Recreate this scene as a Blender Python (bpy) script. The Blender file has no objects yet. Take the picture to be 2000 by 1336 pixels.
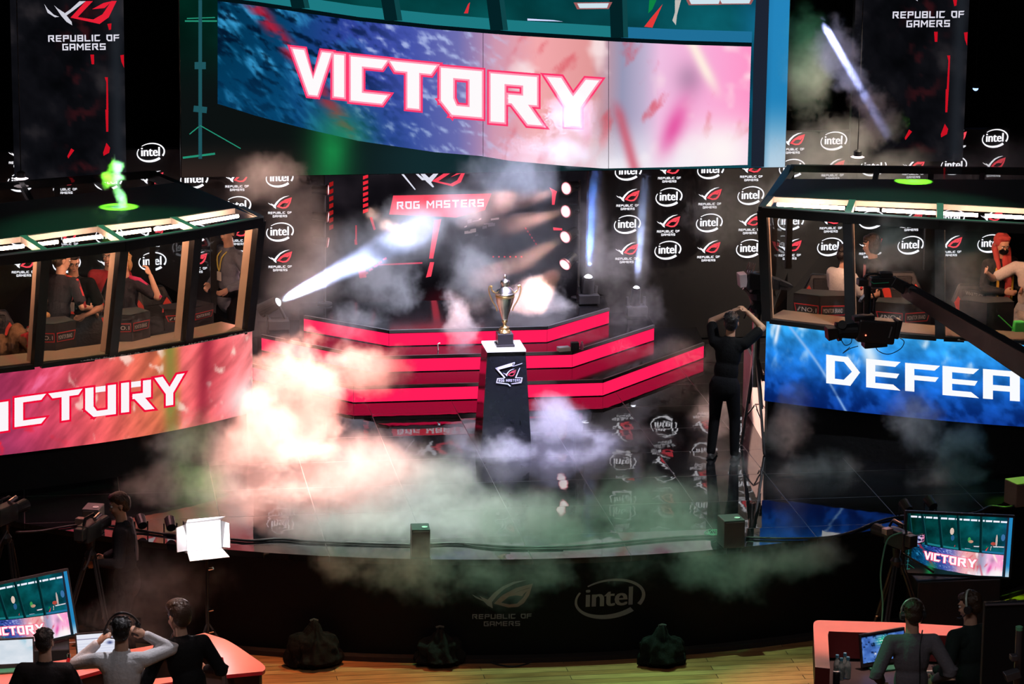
import bpy, bmesh, math, random
import numpy as np
from mathutils import Vector as V, Matrix, noise as mnoise
from mathutils.geometry import tessellate_polygon
R = math.radians
random.seed(7)
S = bpy.context.scene
COL = S.collection

# ---------------------------------------------------------------- camera
FPX = 6500.0; PITCH = R(13.5); YAW = R(8.5); ROLL = R(0.6)
SZ = 1.07                                   # stage deck height over the hall floor
CAM_H = 0.972 * 1772 / 175
fw = V((math.sin(YAW) * math.cos(PITCH), math.cos(YAW) * math.cos(PITCH), -math.sin(PITCH)))
r0 = V((math.cos(YAW), -math.sin(YAW), 0)); u0 = r0.cross(fw)
rt = r0 * math.cos(ROLL) + u0 * math.sin(ROLL)
up = -r0 * math.sin(ROLL) + u0 * math.cos(ROLL)
def ray(u, v):
    return (fw * FPX + rt * (u - 1000) - up * (v - 668)).normalized()
_d = ray(988, 882)
CAM = V((0, 0, SZ)) - _d * (-CAM_H / _d.z)
def gz(u, v, z):
    d = ray(u, v); return CAM + d * ((z - CAM.z) / d.z)
def gy(u, v, y):
    d = ray(u, v); return CAM + d * ((y - CAM.y) / d.y)
cd = bpy.data.cameras.new('camera'); cam = bpy.data.objects.new('camera', cd); COL.objects.link(cam)
cd.sensor_width = 36; cd.lens = FPX * 36 / 2000; cd.clip_end = 300
cam.matrix_world = Matrix(((rt.x, up.x, -fw.x, CAM.x), (rt.y, up.y, -fw.y, CAM.y), (rt.z, up.z, -fw.z, CAM.z), (0, 0, 0, 1)))
S.camera = cam

# ---------------------------------------------------------------- world, exposure, render behaviour
S.view_settings.view_transform = 'Standard'; S.view_settings.look = 'None'
S.view_settings.gamma = 1; S.view_settings.use_curve_mapping = False
S.view_settings.exposure = 0.0
W = bpy.data.worlds.new('hall'); S.world = W; W.use_nodes = True
W.node_tree.nodes['Background'].inputs[0].default_value = (0.55, 0.6, 0.75, 1)
W.node_tree.nodes['Background'].inputs[1].default_value = 0.012
cy = S.cycles
cy.use_denoising = True; cy.max_bounces = 6; cy.diffuse_bounces = 2; cy.glossy_bounces = 3
cy.transmission_bounces = 4; cy.volume_bounces = 1; cy.transparent_max_bounces = 24
cy.volume_step_rate = 4.0; cy.volume_max_steps = 96
cy.use_adaptive_sampling = True; cy.adaptive_threshold = 0.06; cy.adaptive_min_samples = 12
cy.sample_clamp_indirect = 4.0; cy.caustics_reflective = False; cy.caustics_refractive = False

# ---------------------------------------------------------------- lights of the rig (trusses over stage and hall) and added fills
def spot(name, loc, aim, power, col, ang, blend=0.3, rad=0.06):
    l = bpy.data.lights.new(name, 'SPOT'); l.energy = power; l.color = col
    l.spot_size = R(ang); l.spot_blend = blend; l.shadow_soft_size = rad
    o = bpy.data.objects.new(name, l); COL.objects.link(o); o.location = loc
    o.rotation_euler = (V(aim) - V(loc)).to_track_quat('-Z', 'Y').to_euler()
    return o
def area(name, loc, aim, power, col, sx, sy):
    l = bpy.data.lights.new(name, 'AREA'); l.energy = power; l.color = col
    l.shape = 'RECTANGLE'; l.size = sx; l.size_y = sy
    o = bpy.data.objects.new(name, l); COL.objects.link(o); o.location = loc
    o.rotation_euler = (V(aim) - V(loc)).to_track_quat('-Z', 'Y').to_euler()
    return o
LAV = (.66, .64, 1); MINT = (.4, 1, .62)
spot('peach_wash_spot', (-1.0, 3.4, 6.6), (-2.1, .1, 1.4), 27000, (1, .42, .33), 27, .9)
spot('white_key_spot', (-.9, -2.2, 9.5), (-1.5, -1.6, 1.1), 9500, (.92, 1, .93), 32, .8)
spot('trophy_top_spot', (.9, -.9, 8.5), (.42, .15, 1.2), 22000, LAV, 15, .6)
spot('green_wash_spot', (.8, -2.6, 8.8), (.1, -3.8, .9), 2600, MINT, 44, .9)
spot('roof_rim_spot_left', (-4.2, -.3, 9.4), (-4.2, -.35, 3.7), 420, (.1, 1, .45), 32, .6)
spot('roof_rim_spot_right', (4.2, -.4, 9.4), (4.2, -.7, 3.8), 420, (.2, 1, .55), 32, .6)
spot('centre_haze_spot', (.2, 2.6, 5.2), (-.6, 4.1, 2.1), 1700, (.92, .88, 1), 46, .8)
spot('blue_haze_spot', (1.6, 3.3, 5.6), (.6, 3.9, 3.2), 3200, (.62, .7, 1), 50, .8)
spot('violet_haze_spot', (3.6, 3.4, 5.8), (1.9, 4.4, 1.9), 2600, (.78, .7, .95), 36, .8)
spot('amber_haze_spot_right', (6.4, 2.6, 6.4), (4.4, 4.0, 3.6), 2000, (1, .82, .62), 46, .8)
spot('amber_haze_spot_left', (-1.9, 3.5, 5.2), (-2.3, 4.4, 2.5), 1700, (1, .6, .48), 40, .8)
spot('peach_side_spot', (-1.6, 4.2, 3.2), (2.88, .45, 1.55), 4200, (1, .6, .5), 13, .5)
spot('green_haze_spot', (3.2, 2.6, 7.4), (4.3, 4.4, 4.9), 900, (.2, 1, .5), 20, .7)
spot('white_haze_spot_right', (4.4, -3.4, 7.5), (3.0, -.9, 1.5), 1100, (.85, .9, 1), 34, .8)
spot('pink_stage_spot_left', (-4.0, -1.2, 8.5), (-4.2, -2.6, 1.1), 1500, (1, .42, .45), 22, .7)
spot('coral_desk_spot_left', (-5.4, -8.2, 8.6), (-4.6, -5.7, .8), 3600, (1, .6, .5), 26, .6)
spot('coral_desk_spot_right', (2.7, -7.0, 8.6), (2.5, -6.0, .9), 2600, (1, .55, .5), 22, .6)
spot('green_desk_spot_right', (-1.2, -6.4, 6.5), gz(1746, 1266, 1.4), 450, (.1, 1, .4), 9, .6)
spot('amber_floor_spot', (-1.5, -5.2, 8.6), (-2.6, -5.0, 0), 2100, (1, .36, .15), 27, .9)
spot('green_floor_spot', (1.4, -5.6, 8.5), (.8, -5.2, 0), 900, (.3, 1, .3), 14, .9)
area('front_fill_area', (-1.5, -15, 10.5), (-.5, -1, 1.5), 170, (1, .93, .95), 7, 1.2)  # fill added over the audience to brighten trophy and stage front
spot('white_floor_pool', (-3.0, .2, 9.0), gz(330, 962, SZ), 2600, (.85, .88, 1), 5, .6)
spot('lime_floor_pool', (-3.4, -.2, 9.0), gz(388, 975, SZ), 3600, (.3, 1, .02), 5, .6)
spot('green_plume_spot', (-3.4, -.4, 9.0), gy(372, 840, -1.), 1500, (.3, 1, .1), 5, .7)
spot('trophy_front_fill', (-2.5, -13, 9.5), (0, .2, 2.6), 9000, (1, .96, .95), 4, .5)  # fill added to brighten the trophy's dark metal, no known lamp
spot('desk_top_spot_left', (-3.2, -4.6, 8.4), gz(240, 1275, 1.5), 1500, (.95, .92, 1), 12, .7)
for u_, v_, k_ in ((822, 1027, 1000), (1434, 1009, 260)):
    b_ = gz(u_, v_, SZ + .29); spot('box_green_spot', b_ + V((.3, .2, 6)), b_, k_, (.08, 1, .5), 4, .3)
b_ = gz(1985, 985, SZ); spot('lime_corner_spot', b_ + V((.4, .6, 5)), b_, 1800, (.25, 1, .03), 8, .5)
b_ = gz(182, 990, SZ + .29); spot('box_pink_spot', b_ + V((-.3, .8, 6)), b_, 420, (1, .4, .42), 5, .4)

# ---------------------------------------------------------------- materials (all procedural)
_M = {}
def mat(name, col=(.5, .5, .5), rough=.5, metal=0., emit=None, es=1., var=.12, scale=14., bump=0., trans=0., alpha=1., sheen=0.):
    if name in _M: return _M[name]
    m = bpy.data.materials.new(name); m.use_nodes = True; _M[name] = m
    nt = m.node_tree; b = nt.nodes['Principled BSDF']
    b.inputs['Base Color'].default_value = (*col, 1); b.inputs['Roughness'].default_value = rough
    b.inputs['Metallic'].default_value = metal
    if rough > .68: b.inputs['Specular IOR Level'].default_value = .12
    if trans: b.inputs['Transmission Weight'].default_value = trans
    if alpha < 1: b.inputs['Alpha'].default_value = alpha
    if sheen: b.inputs['Sheen Weight'].default_value = sheen
    if emit:
        b.inputs['Emission Color'].default_value = (*emit, 1); b.inputs['Emission Strength'].default_value = es
    tc = nt.nodes.new('ShaderNodeTexCoord'); nz = nt.nodes.new('ShaderNodeTexNoise')
    nz.inputs['Scale'].default_value = scale; nz.inputs['Detail'].default_value = 4
    nt.links.new(tc.outputs['Object'], nz.inputs['Vector'])
    if var and not emit:
        mx = nt.nodes.new('ShaderNodeMix'); mx.data_type = 'RGBA'
        mx.inputs[6].default_value = (*[c * (1 - var) for c in col], 1); mx.inputs[7].default_value = (*[min(1, c * (1 + var)) for c in col], 1)
        nt.links.new(nz.outputs['Fac'], mx.inputs[0]); nt.links.new(mx.outputs[2], b.inputs['Base Color'])
    if bump:
        bp = nt.nodes.new('ShaderNodeBump'); bp.inputs['Strength'].default_value = bump; bp.inputs['Distance'].default_value = .02
        nt.links.new(nz.outputs['Fac'], bp.inputs['Height']); nt.links.new(bp.outputs['Normal'], b.inputs['Normal'])
    return m
def led(name, col, s=1., sample=True):
    if name in _M: return _M[name]
    m = bpy.data.materials.new(name); m.use_nodes = True; _M[name] = m
    nt = m.node_tree; nt.nodes.clear()
    o = nt.nodes.new('ShaderNodeOutputMaterial'); e = nt.nodes.new('ShaderNodeEmission')
    e.inputs[0].default_value = (*col, 1); e.inputs[1].default_value = s
    nt.links.new(e.outputs[0], o.inputs[0])
    if not sample: m.cycles.emission_sampling = 'NONE'
    return m
def ledvc(name, s=1., sample=True):                 # a screen showing the picture stored in its mesh
    if name in _M: return _M[name]
    m = led(name, (1, 1, 1), s, sample); nt = m.node_tree
    a = nt.nodes.new('ShaderNodeAttribute'); a.attribute_name = 'Col'
    e = [n for n in nt.nodes if n.type == 'EMISSION'][0]
    nt.links.new(a.outputs['Color'], e.inputs[0])
    return m
BLK = mat('black_metal', (.02, .02, .022), .45, .3)
BLKM = mat('matte_black', (.012, .012, .013), .8)
PLA = mat('black_plastic', (.025, .025, .028), .38)
GRY = mat('grey_metal', (.35, .35, .37), .35, .8)
CHR = mat('chrome', (.8, .8, .82), .12, 1.)
CLOTH = mat('black_cloth', (.008, .008, .008), .95, bump=.3, scale=60)
WHT_LED = led('white_led', (.95, .94, 1), 1.35, False)
RED_LED = led('red_led', (1, .07, .1), 1.1, False)

# ---------------------------------------------------------------- mesh builder
_un = {}
def _sph(nu, nv):
    if (nu, nv) in _un: return _un[nu, nv]
    vs = [(0, 0, 1)]; fs = []
    for j in range(1, nv):
        t = math.pi * j / nv
        for i in range(nu):
            a = 2 * math.pi * i / nu; vs.append((math.sin(t) * math.cos(a), math.sin(t) * math.sin(a), math.cos(t)))
    vs.append((0, 0, -1)); n = len(vs) - 1
    for i in range(nu):
        fs.append((0, 1 + i, 1 + (i + 1) % nu))
        for j in range(nv - 2):
            a = 1 + j * nu + i; b = 1 + j * nu + (i + 1) % nu; fs.append((a, a + nu, b + nu, b))
        a = 1 + (nv - 2) * nu; fs.append((n, a + (i + 1) % nu, a + i))
    _un[nu, nv] = (vs, fs); return _un[nu, nv]
def frame(d):
    d = V(d).normalized(); a = V((0, 0, 1)) if abs(d.z) < .95 else V((1, 0, 0))
    x = a.cross(d).normalized(); return x, d.cross(x), d
class MB:
    def __init__(s): s.v = []; s.f = []; s.m = []; s.cur = 0
    def add(s, vs, fs):
        o = len(s.v); s.v += [tuple(p) for p in vs]
        for f in fs: s.f.append(tuple(i + o for i in f)); s.m.append(s.cur)
        return s
    def box(s, c, d, rot=None, top=1.):
        vs = []
        for z in (-.5, .5):
            for x, y in ((-.5, -.5), (.5, -.5), (.5, .5), (-.5, .5)):
                k = top if z > 0 else 1
                p = V((x * d[0] * k, y * d[1] * k, z * d[2]))
                if rot is not None: p = rot @ p
                vs.append(p + V(c))
        return s.add(vs, [(3, 2, 1, 0), (4, 5, 6, 7), (0, 1, 5, 4), (1, 2, 6, 5), (2, 3, 7, 6), (3, 0, 4, 7)])
    def cyl(s, a, b, ra, rb=None, n=12, caps=True):
        rb = ra if rb is None else rb; a = V(a); b = V(b); x, y, d = frame(b - a); vs = []
        for p, r in ((a, ra), (b, rb)):
            for i in range(n):
                t = 2 * math.pi * i / n; vs.append(p + (x * math.cos(t) + y * math.sin(t)) * r)
        fs = [(i, (i + 1) % n, n + (i + 1) % n, n + i) for i in range(n)]
        if caps: fs += [tuple(range(n))[::-1], tuple(range(n, 2 * n))]
        return s.add(vs, fs)
    def tube(s, pts, r, n=8):
        pts = [V(p) for p in pts]; rings = []; px = None
        for i, p in enumerate(pts):
            d = (pts[min(i + 1, len(pts) - 1)] - pts[max(i - 1, 0)]).normalized()
            if px is None: px = frame(d)[0]
            px = (px - d * px.dot(d)).normalized(); y = d.cross(px); rr = r[i] if isinstance(r, (list, tuple)) else r
            rings.append([p + (px * math.cos(2 * math.pi * k / n) + y * math.sin(2 * math.pi * k / n)) * rr for k in range(n)])
        vs = [q for g in rings for q in g]; fs = []
        for i in range(len(pts) - 1):
            for k in range(n): a = i * n + k; b = i * n + (k + 1) % n; fs.append((a, b, b + n, a + n))
        fs += [tuple(range(n))[::-1], tuple(range(len(vs) - n, len(vs)))]
        return s.add(vs, fs)
    def ell(s, c, ax, nu=16, nv=10):                 # ax: three radii or a 3x3 matrix
        m = Matrix.Diagonal(V(ax)) if not isinstance(ax, Matrix) else ax
        vs, fs = _sph(nu, nv); return s.add([m @ V(p) + V(c) for p in vs], fs)
    def cap(s, a, ra, b, rb=None, n=12):
        rb = ra if rb is None else rb
        s.ell(a, (ra,) * 3, n, 8); s.ell(b, (rb,) * 3, n, 8)
        if (V(b) - V(a)).length > 1e-5: s.cyl(a, b, ra * .995, rb * .995, n)
        return s
    def lathe(s, prof, c, n=32, ax=None):            # prof: (radius, height)
        m = ax or Matrix.Identity(3); vs = []; k = len(prof)
        for r, h in prof:
            for i in range(n):
                t = 2 * math.pi * i / n; vs.append(m @ V((r * math.cos(t), r * math.sin(t), h)) + V(c))
        fs = [(j * n + i, j * n + (i + 1) % n, (j + 1) * n + (i + 1) % n, (j + 1) * n + i) for j in range(k - 1) for i in range(n)]
        fs += [tuple(range(n))[::-1], tuple(range((k - 1) * n, k * n))]
        return s.add(vs, fs)
    def poly(s, pts, fn=None):                       # flat polygon from 2-D (through fn) or 3-D points
        p3 = [V(fn(*p)) if fn else V(p) for p in pts]
        t2 = [V((p[0], p[1], 0)) for p in pts] if fn else p3
        return s.add(p3, tessellate_polygon([t2]))
    def prism(s, pts, fa, fb):                       # solid between two mappings of a 2-D outline
        n = len(pts); a = [V(fa(*p)) for p in pts]; b = [V(fb(*p)) for p in pts]
        t = tessellate_polygon([[V((p[0], p[1], 0)) for p in pts]])
        fs = [tuple(x) for x in t] + [tuple(i + n for i in reversed(x)) for x in t]
        fs += [(i, (i + 1) % n, n + (i + 1) % n, n + i) for i in range(n)]
        return s.add(a + b, fs)
    def grid(s, fn, nu, nv):
        vs = [fn(i / nu, j / nv) for j in range(nv + 1) for i in range(nu + 1)]
        return s.add(vs, [(j * (nu + 1) + i, j * (nu + 1) + i + 1, (j + 1) * (nu + 1) + i + 1, (j + 1) * (nu + 1) + i) for j in range(nv) for i in range(nu)])
    def build(s, name, m, parent=None, smooth=False, bevel=0., vc=None):
        off = V((0, 0, 0)); q = parent
        while q is not None: off += q.location; q = q.parent
        me = bpy.data.meshes.new(name)
        me.from_pydata([(p[0] - off.x, p[1] - off.y, p[2] - off.z) for p in s.v], [], s.f)
        for k in (m if isinstance(m, (list, tuple)) else [m]): me.materials.append(k)
        if any(s.m): me.polygons.foreach_set('material_index', s.m)
        if vc is not None:
            at = me.color_attributes.new('Col', 'FLOAT_COLOR', 'POINT')
            at.data.foreach_set('color', np.array([(c[0], c[1], c[2], 1.) for c in vc], dtype=np.float32).ravel())
        bm = bmesh.new(); bm.from_mesh(me)
        if vc is None: bmesh.ops.recalc_face_normals(bm, faces=bm.faces)
        bm.to_mesh(me); bm.free()
        if smooth: me.polygons.foreach_set('use_smooth', [True] * len(me.polygons))
        o = bpy.data.objects.new(name, me); COL.objects.link(o)
        if parent is not None: o.parent = parent
        if bevel:
            bv = o.modifiers.new('bevel', 'BEVEL'); bv.width = bevel; bv.segments = 2; bv.limit_method = 'ANGLE'; bv.angle_limit = R(50)
        return o
def tag(o, label=None, cat=None, group=None, kind=None):
    if label: o['label'] = label
    if cat: o['category'] = cat
    if group: o['group'] = group
    if kind: o['kind'] = kind
    return o
def thing(name, label, cat, loc=(0, 0, 0), group=None):
    o = bpy.data.objects.new(name, None); COL.objects.link(o); o.location = loc; o.empty_display_size = .1
    return tag(o, label, cat, group)
def struct(o, label=None):
    if label: o['label'] = label
    o['kind'] = 'structure'; return o
def copy_tree(o, parent=None):
    c = o.copy(); COL.objects.link(c); c.parent = parent
    for ch in list(o.children): copy_tree(ch, c)
    return c
def dup(o, loc, rz=0, label=None, sc=None):
    c = copy_tree(o); c.location = loc; c.rotation_euler = (0, 0, rz)
    if label: c['label'] = label
    if sc: c.scale = (sc,) * 3
    return c
def blob(name, mb, voxel, m, parent, it=3):          # melts the overlapping volumes of mb into one continuous skin
    o = mb.build(name + '_raw', m, parent)
    r = o.modifiers.new('r', 'REMESH'); r.mode = 'VOXEL'; r.voxel_size = voxel; r.use_smooth_shade = True
    sm = o.modifiers.new('s', 'SMOOTH'); sm.iterations = it; sm.factor = .6
    dg = bpy.context.evaluated_depsgraph_get(); me = bpy.data.meshes.new_from_object(o.evaluated_get(dg))
    old = o.data; bpy.data.objects.remove(o); bpy.data.meshes.remove(old)
    me.name = name
    if not me.materials: me.materials.append(m)
    me.polygons.foreach_set('use_smooth', [True] * len(me.polygons))
    n = bpy.data.objects.new(name, me); COL.objects.link(n); n.parent = parent
    return n
def bez(a, b, c, d, n=12):
    a, b, c, d = V(a), V(b), V(c), V(d)
    return [a * (1 - t) ** 3 + b * 3 * t * (1 - t) ** 2 + c * 3 * t * t * (1 - t) + d * t ** 3 for t in [i / n for i in range(n + 1)]]
def spline(pts, k=6):
    pts = [V(p) for p in pts]; out = []
    for i in range(len(pts) - 1):
        p0, p1, p2, p3 = pts[max(i - 1, 0)], pts[i], pts[i + 1], pts[min(i + 2, len(pts) - 1)]
        for j in range(k):
            t = j / k
            out.append(.5 * (2 * p1 + (p2 - p0) * t + (2 * p0 - 5 * p1 + 4 * p2 - p3) * t * t + (3 * p1 - p0 - 3 * p2 + p3) * t ** 3))
    return out + [pts[-1]]

# ---------------------------------------------------------------- lettering and marks (flat outlines in unit boxes)
def rect(a, b, c, d): return [(a, b), (c, b), (c, d), (a, d)]
def letter(c, t=.27, h=.2):
    w = 1.
    L = rect(0, 0, t, 1); T = rect(0, 1 - h, w, 1); B = rect(0, 0, w, h); Rr = rect(w - t, 0, w, 1)
    m0, m1 = .5 - h * .45, .5 + h * .45; M = rect(t, m0, w - t, m1)
    D = {
     'V': ([[(0, 1), (.3, 1), (.53, .36), (.76, 1), (1, 1), (.64, 0), (.42, 0)]], 1.),
     'I': ([rect(0, 0, t * 1.1, 1)], t * 1.1),
     'C': ([[(0, 1), (w, 1), (.84, 1 - h), (t, 1 - h), (t, h), (w, h), (.84, 0), (0, 0)]], w),
     'T': ([[(0, 1), (1.2, 1), (1.05, 1 - h), (.6 + t / 2, 1 - h), (.6 + t / 2, 0), (.6 - t / 2, 0), (.6 - t / 2, 1 - h), (.15, 1 - h)]], 1.2),
     'O': ([rect(0, 1 - h, w, 1), rect(w - t, 0, w, 1), [(.27, 0), (w, 0), (w, h), (.38, h)], [(0, .28), (.27, 0), (.38, h), (t, .36)], [(0, 1), (0, .28), (t, .36), (t, 1)]], w),
     'R': ([L, T, rect(w - t, m0, w, 1), rect(.38, m0, w, m1), [(.36, .52), (.72, .52), (1.12, 0), (.8, 0)]], 1.08),
     'Y': ([[(0, 1), (.3, 1), (.55, .62), (.82, 1), (1.1, 1), (.55 + t / 2, .4), (.55 + t / 2, 0), (.55 - t / 2, 0), (.55 - t / 2, .4)]], 1.1),
     'D': ([L, [(0, 1), (.68, 1), (.55, 1 - h), (0, 1 - h)], [(.68, 1), (1.05, .5), (.8, .5), (.55, 1 - h)], [(1.05, .5), (.75, 0), (.55, h), (.8, .5)], [(0, 0), (.75, 0), (.55, h), (0, h)]], 1.05),
     'E': ([L, [(0, 1), (1.02, 1), (.86, 1 - h), (0, 1 - h)], [(0, m1), (.98, m1), (.9, m0), (0, m0)], [(0, 0), (1.02, 0), (.8, h), (0, h)]], w),
     'F': ([L, [(0, 1), (1.02, 1), (.86, 1 - h), (0, 1 - h)], [(0, m1), (.98, m1), (.88, m0), (0, m0)]], w),
     'A': ([L, T, Rr, rect(0, .3, w, .3 + h)], w),
     'P': ([L, T, rect(w - t, m0, w, 1), rect(0, m0, w, m1)], w),
     'U': ([L, Rr, B], w), 'B': ([L, T, B, Rr, rect(0, m0, w, m1)], w), 'L': ([L, B], w),
     'M': ([L, rect(1.2 - t, 0, 1.2, 1), [(0, 1), (t, 1), (.6, .55), (.6, .25)], [(1.2, 1), (1.2 - t, 1), (.6, .55), (.6, .25)]], 1.2),
     'S': ([T, B, rect(0, m0, w, m1), rect(0, m0, t, 1), rect(w - t, 0, w, m1)], w),
     'G': ([[(0, 1), (w, 1), (.88, 1 - h), (t, 1 - h), (t, 0), (0, 0)], B, rect(w - t, 0, w, m1), rect(.5, m0, w, m1)], w),
     'N': ([L, Rr, [(0, 1), (t, 1), (w, 0), (w - t, 0)]], w), 'W': ([L, rect(1.2 - t, 0, 1.2, 1), B, rect(.6 - t / 2, 0, .6 + t / 2, .7), rect(w, 0, 1.2, h)], 1.2),
     'H': ([L, Rr, M], w), ' ': ([], .6),
    }
    return D[c]
def text_polys(s, asp=.72, gap=.2, t=.27, h=.2):     # height 1; returns outlines and total width
    out = []; x = 0
    for c in s:
        ps, w = letter(c, t, h)
        out += [[(x + p[0] * asp, p[1]) for p in q] for q in ps]; x += (w + gap) * asp
    return out, x - gap * asp
def grow(poly, d):                                   # outline pushed outward
    n = len(poly); A = sum(poly[i][0] * poly[(i + 1) % n][1] - poly[(i + 1) % n][0] * poly[i][1] for i in range(n))
    sg = 1 if A > 0 else -1; out = []
    for i in range(n):
        a, b, c = V(poly[i - 1]), V(poly[i]), V(poly[(i + 1) % n])
        e, f = (b - a).normalized(), (c - b).normalized()
        n1, n2 = V((e.y, -e.x)) * sg, V((f.y, -f.x)) * sg
        m = n1 + n2; k = max(.35, 1 + n1.dot(n2)); out.append(tuple(b + m * (d / k)))
    return out
EYE_W = [[(.345, 0), (.26, .1), (.19, .26), (.125, .45), (.2, .37), (.26, .31), (.36, .55), (.5, .78), (.68, .94), (.9, 1.), (.7, .87), (.54, .7), (.42, .47), (.33, .22)],
         [(0, .5), (.06, .38), (.14, .3), (.19, .25), (.16, .33), (.1, .4)]]
EYE_R = [[(.36, .17), (.5, .47), (.72, .72), (1, .87), (.97, .74), (.74, .58), (.6, .4), (.48, .2)],
         [(.36, .17), (.48, .2), (.62, .13), (.74, .16), (.84, .36), (.9, .58), (1, .87), (.94, .45), (.86, .18), (.76, .04), (.6, .02)],
         [(.55, .4), (.78, .6), (.97, .72), (.85, .5), (.83, .42), (.72, .45)]]
def ring_polys():                                    # tapering open oval round the word, box 1.5 x 1
    out = []
    def arc(a0, a1, w0, w1, n=26, cut=None):
        o, i_ = [], []
        for k in range(n + 1):
            t = k / n; a = R(a0 + (a1 - a0) * t); w = w0 + (w1 - w0) * t
            for L_, q in ((o, 1), (i_, 1 - w)):
                x, y = .75 * math.cos(a) * (q * .5 + .5 if q < 1 else 1), .46 * math.sin(a) * q
                c_, s_ = math.cos(R(9)), math.sin(R(9)); L_.append((.75 + x * c_ - y * s_ * .9, .5 + x * s_ * .75 + y * c_))
        for k in range(n): out.append([o[k], o[k + 1], i_[k + 1], i_[k]])
    arc(126, -34, .07, .22); arc(146, 308, .1, .27)
    return out
_tx = {}
def font_polys(s, size=1.):                          # built-in typeface, flat, as triangles
    if s in _tx: return _tx[s]
    c = bpy.data.curves.new('t', 'FONT'); c.body = s; c.size = 1; c.resolution_u = 3
    o = bpy.data.objects.new('t', c); COL.objects.link(o)
    dg = bpy.context.evaluated_depsgraph_get(); me = o.evaluated_get(dg).to_mesh()
    vs = [(v.co.x, v.co.y) for v in me.vertices]; fs = [tuple(p.vertices) for p in me.polygons]
    o.evaluated_get(dg).to_mesh_clear(); bpy.data.objects.remove(o); bpy.data.curves.remove(c)
    _tx[s] = (vs, fs); return _tx[s]
def add_font(mb, s, fn, x0, y0, x1, h=None, bold=0):
    vs, fs = font_polys(s); a = min(p[0] for p in vs); b = max(p[0] for p in vs); k = (x1 - x0) / (b - a)
    ky = k
    if h: yy = max(p[1] for p in vs); ky = h / yy
    for dx in ((0,) if not bold else (-bold, 0, bold)):
        mb.add([V(fn(x0 + dx + (p[0] - a) * k, y0 + p[1] * ky)) for p in vs], fs)
def oval_mark(mb, fn):                               # fn maps the 1.5 x 1 box
    for p in ring_polys(): mb.poly(p, fn)
    add_font(mb, 'intel', fn, .25, .34, 1.21, .42, .018)
    return mb
def eye_mark(mb, fn, words=True):                    # 1 x 1 box for the eye, words below
    mb.cur = 0
    for p in EYE_W: mb.poly(p, fn)
    if words:
        for s, y, k in (('REPUBLIC OF', -.38, .17), ('GAMERS', -.64, .17)):
            ps, w = text_polys(s, .78, .22, .2, .2); kk = (.92 / 8.9)
            for p in ps: mb.poly([(.5 + (q[0] - w / 2) * kk, y + q[1] * k) for q in p], fn)
    mb.cur = 1
    for p in EYE_R: mb.poly(p, fn)
    mb.cur = 0
    return mb

# ---------------------------------------------------------------- picture painting for screens
_rng = np.random.RandomState(5); _tab = _rng.rand(64, 64)
def vn(x, y):
    x = np.asarray(x, float); y = np.asarray(y, float)
    xi = np.floor(x).astype(int); yi = np.floor(y).astype(int); fx = x - xi; fy = y - yi
    fx = fx * fx * (3 - 2 * fx); fy = fy * fy * (3 - 2 * fy)
    g = lambda i, j: _tab[i % 64, j % 64]
    return (g(xi, yi) * (1 - fx) + g(xi + 1, yi) * fx) * (1 - fy) + (g(xi, yi + 1) * (1 - fx) + g(xi + 1, yi + 1) * fx) * fy
def fbm(x, y, o=4):
    t = 0; a = .5; n = 0
    for k in range(o): t = t + a * vn(x * 2 ** k + 17 * k, y * 2 ** k + 9 * k); n += a; a *= .5
    return t / n
def lin(c): return (np.asarray(c, float) / 255.) ** 2.2
def ramp(x, stops):
    xs = [s[0] for s in stops]; cs = np.array([s[1] for s in stops], float)
    return np.stack([np.interp(x, xs, cs[:, k]) for k in range(3)], -1)
def ss(a, b, x): t = np.clip((x - a) / (b - a), 0, 1); return t * t * (3 - 2 * t)
def mixc(c, d, k): return c * (1 - k[..., None]) + np.asarray(d, float) * k[..., None]
def gridmesh(mb, fn, nu, nv, paint):                 # adds a painted grid; returns its linear colours
    mb.grid(fn, nu, nv)
    b, a = np.meshgrid(np.linspace(0, 1, nv + 1), np.linspace(0, 1, nu + 1), indexing='ij')
    return [tuple(c) for c in (np.clip(paint(a, b), 0, 255) / 255.).reshape(-1, 3) ** 2.2]
def polyc(mb, cols, pts, fn, c):
    n = len(mb.v); mb.poly(pts, fn); cols += [tuple(lin(c))] * (len(mb.v) - n)

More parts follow.
